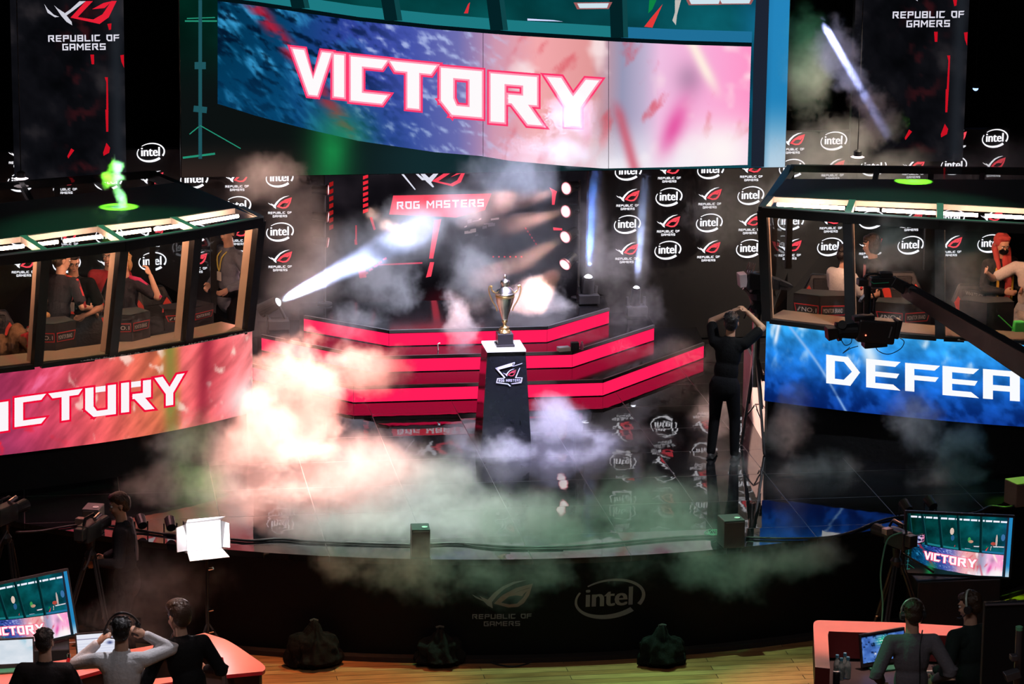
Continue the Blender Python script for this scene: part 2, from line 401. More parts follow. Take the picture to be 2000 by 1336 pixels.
# ---------------------------------------------------------------- hall shell
def floor_material():
    m = mat('wood_boards', (.5, .24, .1), .38, var=0); nt = m.node_tree; b = nt.nodes['Principled BSDF']
    tc = nt.nodes.new('ShaderNodeTexCoord'); br = nt.nodes.new('ShaderNodeTexBrick')
    br.inputs['Scale'].default_value = 1; br.inputs['Brick Width'].default_value = 2.3; br.inputs['Row Height'].default_value = .125
    br.inputs['Mortar Size'].default_value = .004; br.inputs['Color1'].default_value = (.42, .17, .06, 1); br.inputs['Color2'].default_value = (.62, .33, .13, 1)
    br.inputs['Mortar'].default_value = (.08, .03, .015, 1); br.offset = .37
    nt.links.new(tc.outputs['Object'], br.inputs['Vector'])
    nz = nt.nodes.new('ShaderNodeTexNoise'); mp = nt.nodes.new('ShaderNodeMapping'); mp.inputs['Scale'].default_value = (1.2, 22, 1)
    nz.inputs['Scale'].default_value = 3; nz.inputs['Detail'].default_value = 6
    nt.links.new(tc.outputs['Object'], mp.inputs[0]); nt.links.new(mp.outputs[0], nz.inputs['Vector'])
    mx = nt.nodes.new('ShaderNodeMix'); mx.data_type = 'RGBA'; mx.blend_type = 'MULTIPLY'; mx.inputs[0].default_value = .75
    cr = nt.nodes.new('ShaderNodeValToRGB'); cr.color_ramp.elements[0].position = .3; cr.color_ramp.elements[0].color = (.35, .3, .28, 1); cr.color_ramp.elements[1].position = .62
    nt.links.new(nz.outputs['Fac'], cr.inputs[0]); nt.links.new(br.outputs['Color'], mx.inputs[6]); nt.links.new(cr.outputs[0], mx.inputs[7])
    nt.links.new(mx.outputs[2], b.inputs['Base Color']); return m
struct(MB().box((0, -6, -.1), (30, 34, .2)).build('floor', floor_material()), 'polished wooden hall floor in front of the stage')
struct(MB().box((0, 10.2, 5), (30, .3, 10.4)).build('wall_back', mat('black_drape', (.008, .008, .009), .95)), 'black hall wall behind the stage')
struct(MB().box((-14, -2, 5), (.3, 24, 10.4)).build('wall_left', mat('black_drape')), 'black hall wall on the left')
struct(MB().box((14, -2, 5), (.3, 24, 10.4)).build('wall_right', mat('black_drape')), 'black hall wall on the right')

# ---------------------------------------------------------------- stage platform
def deck_material():
    m = mat('gloss_deck', (.008, .008, .01), .07, var=0); nt = m.node_tree; b = nt.nodes['Principled BSDF']
    N = nt.nodes.new; Lk = nt.links.new
    tc = N('ShaderNodeTexCoord'); mp = N('ShaderNodeMapping'); mp.inputs['Location'].default_value = (.32, .22, 0)
    Lk(tc.outputs['Object'], mp.inputs[0])
    fr = N('ShaderNodeVectorMath'); fr.operation = 'FRACTION'; Lk(mp.outputs[0], fr.inputs[0])
    sx = N('ShaderNodeSeparateXYZ'); Lk(fr.outputs[0], sx.inputs[0])
    def mth(op, a, b_=None):
        n = N('ShaderNodeMath'); n.operation = op
        for i, q in enumerate((a, b_)):
            if q is None: continue
            if isinstance(q, (int, float)): n.inputs[i].default_value = q
            else: Lk(q, n.inputs[i])
        return n.outputs[0]
    line = mth('MAXIMUM', mth('LESS_THAN', sx.outputs[0], .009), mth('LESS_THAN', sx.outputs[1], .009))
    mx = N('ShaderNodeMix'); mx.data_type = 'RGBA'; Lk(line, mx.inputs[0]); mx.inputs[6].default_value = (.008, .008, .01, 1); mx.inputs[7].default_value = (.03, .029, .032, 1)
    Lk(mx.outputs[2], b.inputs['Base Color'])
    Lk(mth('ADD', mth('MULTIPLY', line, .35), .025), b.inputs['Roughness'])
    fl = N('ShaderNodeVectorMath'); fl.operation = 'FLOOR'; Lk(mp.outputs[0], fl.inputs[0])
    wn = N('ShaderNodeTexWhiteNoise'); wn.noise_dimensions = '2D'; Lk(fl.outputs[0], wn.inputs['Vector'])
    nz = N('ShaderNodeTexNoise'); nz.inputs['Scale'].default_value = 9.; Lk(tc.outputs['Object'], nz.inputs['Vector'])
    def tilt(src, amt):
        s = N('ShaderNodeVectorMath'); s.operation = 'SUBTRACT'; Lk(src, s.inputs[0]); s.inputs[1].default_value = (.5, .5, .5)
        k = N('ShaderNodeVectorMath'); k.operation = 'MULTIPLY'; Lk(s.outputs[0], k.inputs[0]); k.inputs[1].default_value = (amt, amt, 0); return k.outputs[0]
    ad = N('ShaderNodeVectorMath'); Lk(tilt(wn.outputs['Color'], .014), ad.inputs[0]); Lk(tilt(nz.outputs['Color'], .010), ad.inputs[1])
    ge = N('ShaderNodeNewGeometry'); a2 = N('ShaderNodeVectorMath'); Lk(ge.outputs['Normal'], a2.inputs[0]); Lk(ad.outputs[0], a2.inputs[1])
    no = N('ShaderNodeVectorMath'); no.operation = 'NORMALIZE'; Lk(a2.outputs[0], no.inputs[0]); Lk(no.outputs[0], b.inputs['Normal'])
    b.inputs['Specular IOR Level'].default_value = .9
    return m
RS = 9.0
def front_y(x): return -4.03 + RS - math.sqrt(RS * RS - (x - .1) ** 2) if abs(x - .1) < 8 else -4.03 + RS - math.sqrt(RS * RS - 64)
xs = [-7.9 + i * 16 / 64 for i in range(65)]
stage = thing('stage_platform', 'raised black stage with mirror gloss deck and curved black front', 'stage', (0, 0, 0))
mb = MB(); mb.prism([(x, front_y(x)) for x in xs] + [(8.1, 9.9), (-7.9, 9.9)], lambda x, y: (x, y, SZ), lambda x, y: (x, y, SZ - .06))
mb.build('deck', deck_material(), stage)
mb = MB()
for a, b in zip(xs[:-1], xs[1:]):
    mb.add([(a, front_y(a) + .01, SZ - .06), (b, front_y(b) + .01, SZ - .06), (b, front_y(b) + .06, 0), (a, front_y(a) + .06, 0)], [(0, 1, 2, 3)])
mb.build('front_skirt', mat('skirt_board', (.0055, .0055, .006), .7, scale=3), stage)
mb = MB()
for a, b in zip(xs[:-1], xs[1:]):
    p = [(a, front_y(a) - .06, 0), (b, front_y(b) - .06, 0), (b, front_y(b) - .06, .05), (a, front_y(a) - .06, .05)]
    mb.add(p + [(q[0], q[1] + .12, q[2]) for q in p], [(0, 1, 2, 3), (3, 2, 6, 7)])
mb.build('base_strip', mat('dark_rubber', (.03, .022, .02), .7), stage)
GPR = mat('grey_print', (.2, .19, .21), .6); GPR2 = mat('grey_red_print', (.2, .1, .09), .6)
def on_front(x0, z0, w, h):                          # marks printed on the curved skirt
    def f(a, b):
        x = x0 + a * w; z = z0 + b * h; k = (SZ - .06 - z) / (SZ - .06)
        return (x, front_y(x) + .01 + .05 * k - .006, z)
    return f
p = gy(1122, 1217, front_y(.2)); q = gy(1263, 1125, front_y(.7))
oval_mark(MB(), on_front(p.x, p.z, (q.x - p.x) / 1.5, (q.z - p.z))).build('printed_oval', GPR, stage)
p = gy(922, 1190, front_y(-.9)); q = gy(1041, 1132, front_y(-.6))
eye_mark(MB(), on_front(p.x, p.z, q.x - p.x, q.z - p.z)).build('printed_eye', [GPR, GPR2], stage)

# ---------------------------------------------------------------- back walls with rows of lit marks
PANEL = mat('led_wall_panel', (.02, .018, .02), .55, scale=4)
WY = 5.08
mb = oval_mark(MB(), lambda a, b: ((a - .75) * .232, 0, (b - .5) * .262)); oval_p = mb.build('oval_logo', WHT_LED)
mb = eye_mark(MB(), lambda a, b: ((a - .5) * .3, 0, (b - .3) * .165)); eye_p = mb.build('eye_logo', [WHT_LED, RED_LED])
def logo_wall(name, label, x0, x1, ztop, cx, cz, k0, k1):
    w = thing(name, label, 'logo wall', ((x0 + x1) / 2, WY, SZ))
    MB().box(((x0 + x1) / 2, WY + .08, (SZ + .012 + ztop) / 2), (x1 - x0, .14, ztop - SZ - .012)).build('panel', PANEL, w)
    for k in range(k0, k1 + 1):
        for j in range(0, 6):
            x = cx + k * .5265; z = cz + j * .342
            if z > ztop - .02 or x > x1 - .15 or x < x0 + .15: continue
            src = oval_p if (k + j) % 2 else eye_p
            c = src.copy(); COL.objects.link(c); c.parent = w; c.location = (x - w.location.x, .004 - .004, z - SZ)
    return w
logo_wall('logo_wall', 'black wall of lit white and red logos right of the centre screen', 1.77, 7.2, 3.72, 2.27, 2.235, 0, 9)
logo_wall('logo_wall', 'black wall of lit white and red logos left of the centre screen', -7.4, -1.55, 3.63, -2.11 - .5265 * 10, 2.225, 0, 10)
# the copies carry the marks; the two prototypes become the first marks of the walls
for o_, (wx, wz) in ((oval_p, (0, 0)), (eye_p, (0, 0))): bpy.data.objects.remove(o_)

# ---------------------------------------------------------------- centre screen (recessed)
CY = 6.75
cs = thing('center_led_screen', 'recessed black LED wall showing a red title banner', 'LED screen', (.2, CY, SZ))
MB().box((.2, CY + .09, 3.02), (5.6, .16, 3.87)).build('panel', mat('led_black', (.012, .011, .012), .5), cs)
f0 = lambda u, v: gy(u, v, CY - .004); f1 = lambda u, v: gy(u, v, CY - .008)
cols = []; mb = MB()
def bgp(a, b):
    n = fbm(a * 9, b * 7, 5); c = ramp(n, [(0, (14, 12, 14)), (.5, (24, 22, 26)), (1, (60, 52, 58))])
    c = mixc(c, (120, 18, 30), ss(.62, .8, fbm(a * 5 + 7, b * 4, 3)) * .3); return c
cols += gridmesh(mb, lambda a, b: (-2.6 + 5.6 * a, CY - .002, 4.95 - 3.85 * b), 90, 64, bgp)
RD = (255, 70, 92)
for c, pts in [
    (RD, [(768, 382), (960, 378), (947, 410), (890, 425), (855, 423), (760, 419)]),
    (RD, [(848, 430), (862, 428), (846, 505), (838, 505)]), (RD, [(840, 512), (848, 512), (842, 540), (832, 542)]),
    (RD, [(840, 597), (851, 597), (858, 648), (849, 650)]),
    ((215, 40, 75), [(735, 516), (825, 512), (825, 515), (735, 519)]),
    (RD, [(1073, 366), (1088, 374), (1086, 380), (1083, 400), (1078, 400), (1078, 376)]),
    (RD, [(1080, 444), (1098, 446), (1098, 450), (1081, 450)]), (RD, [(1110, 402), (1126, 401), (1126, 404), (1110, 405)]),
    ((190, 25, 45), [(692, 468), (697, 468), (698, 478), (693, 478)]), ((190, 25, 45), [(694, 440), (697, 440), (697, 476), (694, 478)]),
    ((200, 30, 60), [(722, 425), (727, 424), (734, 448), (730, 450)]),
    ((230, 60, 70), [(700, 530), (714, 526), (716, 542), (702, 543)]),
    ((150, 20, 40), [(735, 600), (741, 599), (760, 628), (755, 630)]),
]: polyc(mb, cols, pts, f0, c)
for k in range(7):
    polyc(mb, cols, [(709, 344 + k * 11), (719, 341 + k * 11), (719, 347 + k * 11), (709, 351 + k * 11)], f0, (235, 45, 60))
    polyc(mb, cols, [(643, 357 + k * 14), (651, 354 + k * 14), (651, 362 + k * 14), (643, 366 + k * 14)], f0, (150, 30, 30))
for k in range(6):
    polyc(mb, cols, [(962 + k * 11, 500), (965 + k * 11, 500), (965 + k * 11, 503), (962 + k * 11, 503)], f0, (235, 45, 60))
    polyc(mb, cols, [(1025 + k * 4, 444 + k * 6), (1028 + k * 4, 445 + k * 6), (1029 + k * 4, 448 + k * 6), (1026 + k * 4, 448 + k * 6)], f0, (170, 30, 45))
    polyc(mb, cols, [(702 + k * 9, 541 - k * 7), (709 + k * 9, 537 - k * 7), (711 + k * 9, 541 - k * 7), (704 + k * 9, 544 - k * 7)], f0, (220, 30, 80))
for pts in ([(782, 338), (787, 338), (812, 370), (810, 371)], [(810, 338), (815, 338), (832, 352), (824, 352)], [(820, 338), (828, 338), (838, 347), (848, 338), (857, 338), (842, 356), (848, 365), (845, 366), (832, 354)]):
    polyc(mb, cols, pts, f0, (225, 225, 240))
for pts in ([(843, 354), (868, 338), (880, 338), (856, 354)], [(843, 354), (856, 354), (880, 359), (893, 352), (901, 338), (908, 338), (900, 356), (884, 364)], [(880, 346), (893, 338), (902, 338)]):
    polyc(mb, cols, pts, f0, (255, 70, 92))
mx_ = lambda x, y: f1(775 + x * 170, 409 - x * 5.4 - y * 15)
ps, w = text_polys('ROG MASTERS', .8, .22, .26, .22)
for p in ps: polyc(mb, cols, [(q[0] / w, q[1]) for q in p], mx_, (250, 235, 245))
for k in range(16):                                  # machine drawing right of the banner
    x, y = 905 + random.random() * 55, 425 + random.random() * 40; w_, h_ = 4 + random.random() * 14, 2 + random.random() * 6
    polyc(mb, cols, [(x, y), (x + w_, y - 2), (x + w_, y + h_ - 2), (x, y + h_)], f0, [(95, 88, 95), (60, 56, 60), (150, 130, 130)][k % 3])
mb.build('picture', ledvc('center_picture', 1.0), cs, vc=cols)

# ---------------------------------------------------------------- hanging screen
HY = 4.3
HX0, HX1, HZ0 = gy(355, 345, HY).x, gy(1533, 322, HY).x, gy(900, 337, HY).z
HW = HX1 - HX0; HH = HW * .555
def px2st(u, v): q = gy(u, v, HY); return (q.x - HX0) / HW, (q.z - HZ0) / HH
BT = [(425, 2), (500, 11), (600, 26), (700, 41), (850, 57), (1000, 69), (1200, 81), (1330, 87), (1468, 91)]
BB = [(427, 203), (500, 226), (600, 252), (700, 275), (850, 297), (945, 305), (1000, 314), (1100, 323), (1185, 329), (1330, 326), (1460, 322)]
def band_st(a, b):
    u = 425 + a * (1467 - 425); vt = np.interp(u, *zip(*BT)); vb = np.interp(u, *zip(*BB))
    return px2st(u - b * (2 if a < .5 else 7) * a, vt + (vb - vt) * b)
def band_paint(a, b):
    c = ramp(a, [(0, (6, 52, 78)), (.12, (14, 66, 105)), (.24, (48, 66, 150)), (.36, (70, 84, 170)), (.45, (110, 110, 175)), (.52, (205, 150, 175)), (.6, (244, 168, 172)),
                 (.7, (225, 150, 150)), (.76, (150, 150, 180)), (.8, (190, 175, 205)), (.83, (240, 190, 225)), (.92, (250, 170, 215)), (1, (255, 150, 200))])
    d = fbm((a * 8 + b * 1.2) * 5, (b * 2.4 - a * 4.6) * 9, 5)
    rock = ss(.45, .75, fbm((a * 5 - b) * 9, (b + a * 3) * 4, 5)) * ss(.34, .1, a)
    c = mixc(c, (62, 160, 215), rock * .9); c = mixc(c, (8, 22, 40), ss(.5, .3, d) * ss(.4, .2, a) * .8)
    c = mixc(c, (190, 205, 245), ss(.56, .8, d) * ss(.18, .3, a) * ss(.62, .45, a) * .75)
    c = mixc(c, (15, 70, 110), ss(.35, .95, b) * ss(.5, .2, a) * .5)
    c = mixc(c, (196, 30, 52), ss(.035, .0, abs((a - .07 - b * .19))) * ss(.3, .6, fbm(a * 30, b * 20, 3)) * .8)
    c = mixc(c, (40, 140, 90), ss(.09, 0, abs(a - .235)) * ss(.55, 1, b) * .75)
    c = mixc(c, (255, 236, 236), ss(.58, .8, fbm(a * 14 + 3, b * 3, 4)) * ss(.47, .6, a) * .8)
    c = mixc(c, (215, 70, 84), ss(.6, .85, fbm(a * 26 + 9, b * 5 + a * 20, 4)) * ss(.52, .6, a) * .8)
    c = mixc(c, (240, 238, 248), ss(.55, 1., b) * ss(.5, .75, a) * ss(1.5, .8, a) * .85)
    c = mixc(c, (255, 246, 246), np.exp(-((a - .95) ** 2 / .004 + (b - .88) ** 2 / .06)))
    c = mixc(c, (150, 120, 150), np.exp(-((a - .885) ** 2 / .0007 + (b - .28) ** 2 / .02)) * .6)
    c = mixc(c, (225, 70, 150), np.exp(-((a - .865 + (b - .6) * .08) ** 2 / .0004 + (b - .68) ** 2 / .05)) * .8)
    c = mixc(c, (205, 90, 110), np.exp(-((a - .765 - (b - .7) * .07) ** 2 / .00012)) * ss(.42, .6, b) * .8)
    c = mixc(c, (255, 235, 225), np.exp(-((a - .915 - (b - .2) * .12) ** 2 / .00015)) * ss(.5, .2, b))
    return c
def hs_picture():
    mb = MB(); P = lambda d: (lambda s, t: (s, -d, t))
    def bg(a, b):
        s, t = a, 1 - b; n = fbm(a * 10, b * 7, 5)
        c = ramp(s, [(0, (6, 40, 32)), (.05, (8, 46, 38)), (.09, (10, 60, 58)), (.5, (12, 78, 80)), (.9, (18, 92, 104)), (.965, (22, 84, 120)), (1, (30, 110, 160))])
        c = c * (.4 + .9 * n)[..., None]
        c = mixc(c, (20, 24, 24), ss(.52, .2, t) * ss(.95, .6, s)); c = mixc(c, (58, 44, 40), ss(.12, 0, t) * ss(.3, .1, s) * .8)
        c = mixc(c, (28, 60, 66), ss(.2, .05, t) * ss(.2, .4, s) * .6)
        c = mixc(c, (40, 130, 185), ss(.955, .97, s)); c = mixc(c, (215, 225, 235), ss(.96, .97, s) * ss(.22, .0, t) * .8)
        c = mixc(c, (30, 130, 70), np.exp(-((s - .243) ** 2 / .0012)) * ss(.32, .16, t) * (.5 + n)); return c
    cols = gridmesh(mb, lambda a, b: (a, -.004, 1 - b), 120, 70, bg)
    q = P(.0045)
    posts = [(.06, .01), (.195, .135), (.345, .295), (.518, .475), (.717, .7)]
    for k in range(13):                              # strip lights along the roof of the pictured booth
        s0 = .03 + k * .0715; polyc(mb, cols, [(s0, .965 - s0 * .03), (s0 + .06, .965 - s0 * .03), (s0 + .06, .935 - s0 * .03), (s0, .935 - s0 * .03)], q, (235, 240, 255))
    for s, t, w, h, c in [(.43, .73, .04, .12, (215, 190, 175)), (.44, .62, .035, .1, (40, 90, 130)), (.6, .6, .03, .09, (60, 150, 80)), (.615, .57, .05, .05, (190, 140, 120)), (.86, .6, .02, .22, (190, 170, 165)), (.83, .55, .05, .06, (170, 70, 60)), (.92, .66, .04, .12, (60, 110, 160))]:
        polyc(mb, cols, [(s + w * .5 * math.cos(x * .7), t + h * .5 * math.sin(x * .7)) for x in range(9)], q, c)
    bt = [px2st(u, v) for u, v in BT]
    for (s0, t0), (s1, t1) in zip(bt[:-1], bt[1:]):  # ledge above the band and its dark lip
        polyc(mb, cols, [(s0, t0 + .006), (s1, t1 + .006), (s1, t1 + .045), (s0, t0 + .045)], q, (34, 120, 128) if s0 < .55 else (36, 110, 150))
        polyc(mb, cols, [(s0, t0), (s1, t1), (s1, t1 + .012), (s0, t0 + .012)], P(.005), (10, 24, 28))
    for sb, st in posts:
        tb = np.interp(sb, [p[0] for p in bt], [p[1] for p in bt])
        polyc(mb, cols, [(sb - .015, tb + .012), (sb + .006, tb + .012), (st + .006, 1), (st - .015, 1)], P(.0055), (10, 38, 42))
        polyc(mb, cols, [(sb + .006, tb + .012), (sb + .014, tb + .012), (st + .014, 1), (st + .006, 1)], P(.0055), (22, 70, 74))
    polyc(mb, cols, [px2st(1472, 92), px2st(1467, 326), px2st(1492, 326), (.966, 1), (.948, 1)], P(.0055), (34, 40, 52))
    for u, v, s in [(1127, 10, 1), (1345, 2, 0), (1405, 1, 0)]: # banner signs in the booth
        a = px2st(u, v + 8); b = px2st(u + 62, v - 6)
        polyc(mb, cols, [a, (b[0], a[1]), (b[0] + .006, b[1]), (a[0] - .006, b[1])], P(.006), (150, 90, 90))
        polyc(mb, cols, [(a[0] + .004, a[1] + .003), (b[0] - .003, a[1] + .003), (b[0], b[1] - .003), (a[0], b[1] - .003)], P(.0065), (205, 225, 235))
    for pts, c in [([(1258, 52), (1272, 34), (1294, 8), (1274, 54)], (225, 60, 60)), ([(1318, 0), (1330, 0), (1322, 30), (1320, 49), (1313, 40), (1318, 24)], (190, 185, 180)), ([(1268, 0), (1282, 0), (1274, 18), (1266, 26)], (20, 130, 70)),
                   ([(906, 26), (914, 8), (918, 4), (914, 26)], (215, 50, 60)), ([(1030, 36), (1080, 39), (1100, 42), (1030, 40)], (205, 215, 255))]:
        polyc(mb, cols, [px2st(*p) for p in pts], P(.006), c)
    for x0, y0, x1, y1, w in [(391, 0, 391, 310, 7), (370, 262, 391, 245, 2), (391, 245, 470, 290, 2), (357, 308, 420, 300, 4), (380, 128, 402, 128, 14), (378, 212, 404, 215, 12), (361, 41, 424, 41, 3), (365, 36, 420, 34, 2)]:
        a, b = V((x0, y0)), V((x1, y1)); n = (b - a).normalized(); n = V((-n.y, n.x)) * w * .5   # pictured light stand
        polyc(mb, cols, [px2st(*(a + n)), px2st(*(b + n)), px2st(*(b - n)), px2st(*(a - n))], P(.006), (40, 140, 112) if w < 5 else (36, 84, 92))
    cols += gridmesh(mb, lambda a, b: (lambda q_: (q_[0], -.0065, q_[1]))(band_st(a, b)), 300, 64, band_paint)
    for u in (943, 1188):
        polyc(mb, cols, [px2st(u, np.interp(u, *zip(*BT))), px2st(u + 1, np.interp(u, *zip(*BT))), px2st(u + 1, np.interp(u, *zip(*BB))), px2st(u, np.interp(u, *zip(*BB)))], P(.007), (60, 50, 66))
    LET = [('V', 571, 95, 76, 86), ('I', 652, 106, 20, 82), ('C', 685, 110, 72, 86), ('T', 761, 119, 92, 88), ('O', 861, 132, 80, 90), ('R', 958, 143, 98, 94), ('Y', 1068, 150, 102, 92)]
    for g, dd, c in ((7, .0072, (255, 60, 110)), (3.4, .0076, (255, 150, 178)), (0, .008, (254, 250, 252))):
        for ch, u, v, w, h in LET:
            ps, lw = letter(ch, .3, .2); sl = .115 - (u - 571) * .00009
            for p in ps:
                pp = [(u + q[0] / lw * w, v + (1 - q[1]) * h + q[0] / lw * w * sl) for q in p]
                if g: pp = grow(pp, g)
                polyc(mb, cols, [px2st(*q) for q in pp], P(dd), c)
    return mb, cols
mb, cols = hs_picture()
hs = thing('hanging_screen', 'huge hanging LED screen showing the word VICTORY above a stage booth', 'LED screen', (HX0, HY, HZ0))
PIC = mb.build('picture', ledvc('screen_picture', 1.0), hs, vc=cols)
for v_ in PIC.data.vertices: v_.co = v_.co + hs.location
PIC.scale = (HW, 1, HH)
MB().box((HX0 + HW / 2, HY + .08, HZ0 + HH / 2), (HW + .02, .15, HH + .02)).build('cabinet', BLK, hs)
for k in range(3): MB().tube([(HX0 + HW * (.2 + .3 * k), HY + .1, HZ0 + HH), (HX0 + HW * (.2 + .3 * k), HY + .1, 9.6)], .02).build('hanging_cable', BLK, hs)

# ---------------------------------------------------------------- upright LED banners
def banner(u0, u1, vb, Y, label):
    p, q = gy(u0, vb, Y), gy(u1, vb - 4, Y); w = q.x - p.x; h = w * 2.6; z0 = p.z
    b = thing('vertical_led_banner', label, 'LED banner', (p.x, Y, z0))
    MB().box((p.x + w / 2, Y + .06, z0 + h / 2), (w, .1, h)).build('cabinet', BLK, b)
    mb = MB()
    def pb(a, c):
        n = fbm(a * 5, c * 12, 5); col = ramp(n, [(0, (10, 11, 13)), (.55, (24, 24, 28)), (1, (66, 60, 62))])
        col = mixc(col, (60, 26, 30), ss(.55, .75, fbm(a * 12 + 4, c * 26, 3)) * np.exp(-(a - .62) ** 2 / .03) * .8)
        col = mixc(col, (40, 44, 50), np.exp(-(a - .93) ** 2 / .004) * .8); return col
    cols = gridmesh(mb, lambda a, c: (p.x + a * w, Y - .004, z0 + (1 - c) * h), 40, 110, pb)
    k = w / 219.                                     # picture units of the left banner
    f = lambda x, y: (p.x + x * k, Y - .008, z0 + (352 - y) * k)
    for pts in ([(180, 150), (186, 150), (186, 215), (181, 260), (183, 160)], [(153, 105), (160, 105), (160, 124), (155, 124)], [(211, 107), (218, 106), (218, 132), (213, 120)], [(187, 45), (195, 44), (194, 56), (190, 57)], [(180, 214), (186, 214), (185, 258), (181, 258)], [(181, 280), (188, 290), (186, 300), (175, 306), (174, 300)], [(112, 290), (118, 294), (106, 310), (104, 306)]):
        polyc(mb, cols, pts, f, (205, 24, 40))
    for pts in ([(66, 5), (72, 14), (84, 26), (94, 30), (86, 31), (72, 22)], [(85, 8), (92, 14), (104, 22), (118, 40), (119, 47), (108, 40), (98, 28)], [(101, 26), (116, 16), (134, 0), (146, 0), (122, 18), (108, 28)]): polyc(mb, cols, pts, f, (214, 214, 226))
    for pts in ([(116, 32), (146, 0), (160, 0), (130, 31)], [(116, 32), (130, 31), (160, 36), (178, 26), (196, 0), (206, 0), (190, 32), (172, 45)], [(158, 16), (180, 4), (198, 0), (182, 14)]): polyc(mb, cols, pts, f, (238, 38, 58))
    for s, y, a in (('REPUBLIC OF', 79, 13), ('GAMERS', 96, 13)):
        ps, tw = text_polys(s, .84, .22, .24, .2); kk = 138 / text_polys('REPUBLIC OF', .84, .22, .24, .2)[1]
        for q_ in ps: polyc(mb, cols, [(141 + (z[0] - tw / 2) * kk, y - z[1] * a) for z in q_], f, (232, 230, 244))
    mb.build('picture', ledvc('banner_picture', .9), b, vc=cols); return b
banner(28, 247, 352, 3.6, 'tall dark LED banner of red lights at the left of the stage')
banner(1660, 1880, 318, 4.6, 'tall dark LED banner of red lights at the right of the stage')

# ---------------------------------------------------------------- stepped risers with red fronts
TREAD = mat('riser_tread', (.006, .006, .007), .1); RIM = mat('riser_rim', (.09, .085, .09), .35, .4)
REDF = led('riser_red', (1, .012, .095), 1.05)
def riser(pts, z, back, label, z0=SZ):
    r = thing('stage_riser', label, 'riser', (.05, 4.2, SZ), 'red fronted risers')
    ob = [(-back[0], back[1]), (back[0] + .1, back[1])]
    out = pts + ob[::-1]
    mb = MB(); mb.prism(out, lambda x, y: (x, y, z), lambda x, y: (x, y, z0 + .001)); mb.build('body', TREAD, r)
    mb = MB(); mr = MB()
    for (a, b), (c, d) in zip(pts[:-1], pts[1:]):
        n = V((d - b, a - c)).normalized(); n = n if n.y < 0 else -n
        A, B = V((a, b)) + n * .004, V((c, d)) + n * .004
        mb.add([(A.x, A.y, z - .19), (B.x, B.y, z - .19), (B.x, B.y, z - .038), (A.x, A.y, z - .038)], [(0, 1, 2, 3)])
        A, B = V((a, b)) + n * .012, V((c, d)) + n * .012; C_, D_ = A - n * .03, B - n * .03
        mr.add([(A.x, A.y, z - .03), (B.x, B.y, z - .03), (B.x, B.y, z + .006), (A.x, A.y, z + .006), (C_.x, C_.y, z + .006), (D_.x, D_.y, z + .006)], [(0, 1, 2, 3), (3, 2, 5, 4)])
    mb.build('red_strip', REDF, r); mr.build('rim', RIM, r); return r
riser([(-3.05, 4.05), (-1.47, 2.32), (1.5, 2.33), (3.07, 4.05)], SZ + .2, (3.05, 4.9), 'lowest and widest of the three red fronted risers')
riser([(-2.41, 4.2), (-1.2, 2.945), (1.23, 2.95), (2.47, 4.22)], SZ + .4, (2.41, 4.95), 'middle of the three red fronted risers', SZ + .2)
riser([(-1.88, 4.33), (-.93, 3.43), (1.0, 3.44), (1.92, 4.35)], SZ + .6, (1.88, 5.0), 'topmost and narrowest of the three red fronted risers', SZ + .4)

# ---------------------------------------------------------------- player booths on LED fascias
def proj(p):
    q = V(p) - CAM; z = q.dot(fw); return 1000 + FPX * q.dot(rt) / z, 668 - FPX * q.dot(up) / z
def glass_material():
    m = bpy.data.materials.new('booth_glass'); m.use_nodes = True; nt = m.node_tree; nt.nodes.clear()
    o = nt.nodes.new('ShaderNodeOutputMaterial'); mx = nt.nodes.new('ShaderNodeMixShader'); t = nt.nodes.new('ShaderNodeBsdfTransparent')
    g = nt.nodes.new('ShaderNodeBsdfGlossy'); g.inputs['Roughness'].default_value = .02; lw = nt.nodes.new('ShaderNodeLayerWeight'); lw.inputs[0].default_value = .35
    pw = nt.nodes.new('ShaderNodeMath'); pw.operation = 'POWER'; pw.inputs[1].default_value = 3; ml = nt.nodes.new('ShaderNodeMath'); ml.operation = 'MULTIPLY_ADD'; ml.inputs[1].default_value = .3; ml.inputs[2].default_value = .035
    t.inputs[0].default_value = (.93, .95, .96, 1); L = nt.links.new
    L(lw.outputs['Facing'], pw.inputs[0]); L(pw.outputs[0], ml.inputs[0]); L(ml.outputs[0], mx.inputs[0]); L(t.outputs[0], mx.inputs[1]); L(g.outputs[0], mx.inputs[2]); L(mx.outputs[0], o.inputs[0]); return m
GLASS = glass_material()
FRAME = mat('booth_frame', (.014, .014, .015), .4, .1); RIMG = mat('roof_rim_grey', (.5, .52, .52), .5, 0.); TAN = mat('post_lit_side', (.5, .36, .26), .6, scale=6)  # TAN: strip-lamp light on the posts' inner sides, put into the colour
ROOF = mat('roof_felt', (.045, .05, .05), .6); PLY = mat('sill_ply', (.22, .13, .09), .6, scale=5, bump=.1); WALLD = mat('booth_inner_dark', (.05, .045, .045), .7)
TUBE = led('strip_light', (1, .52, .33), 95.)
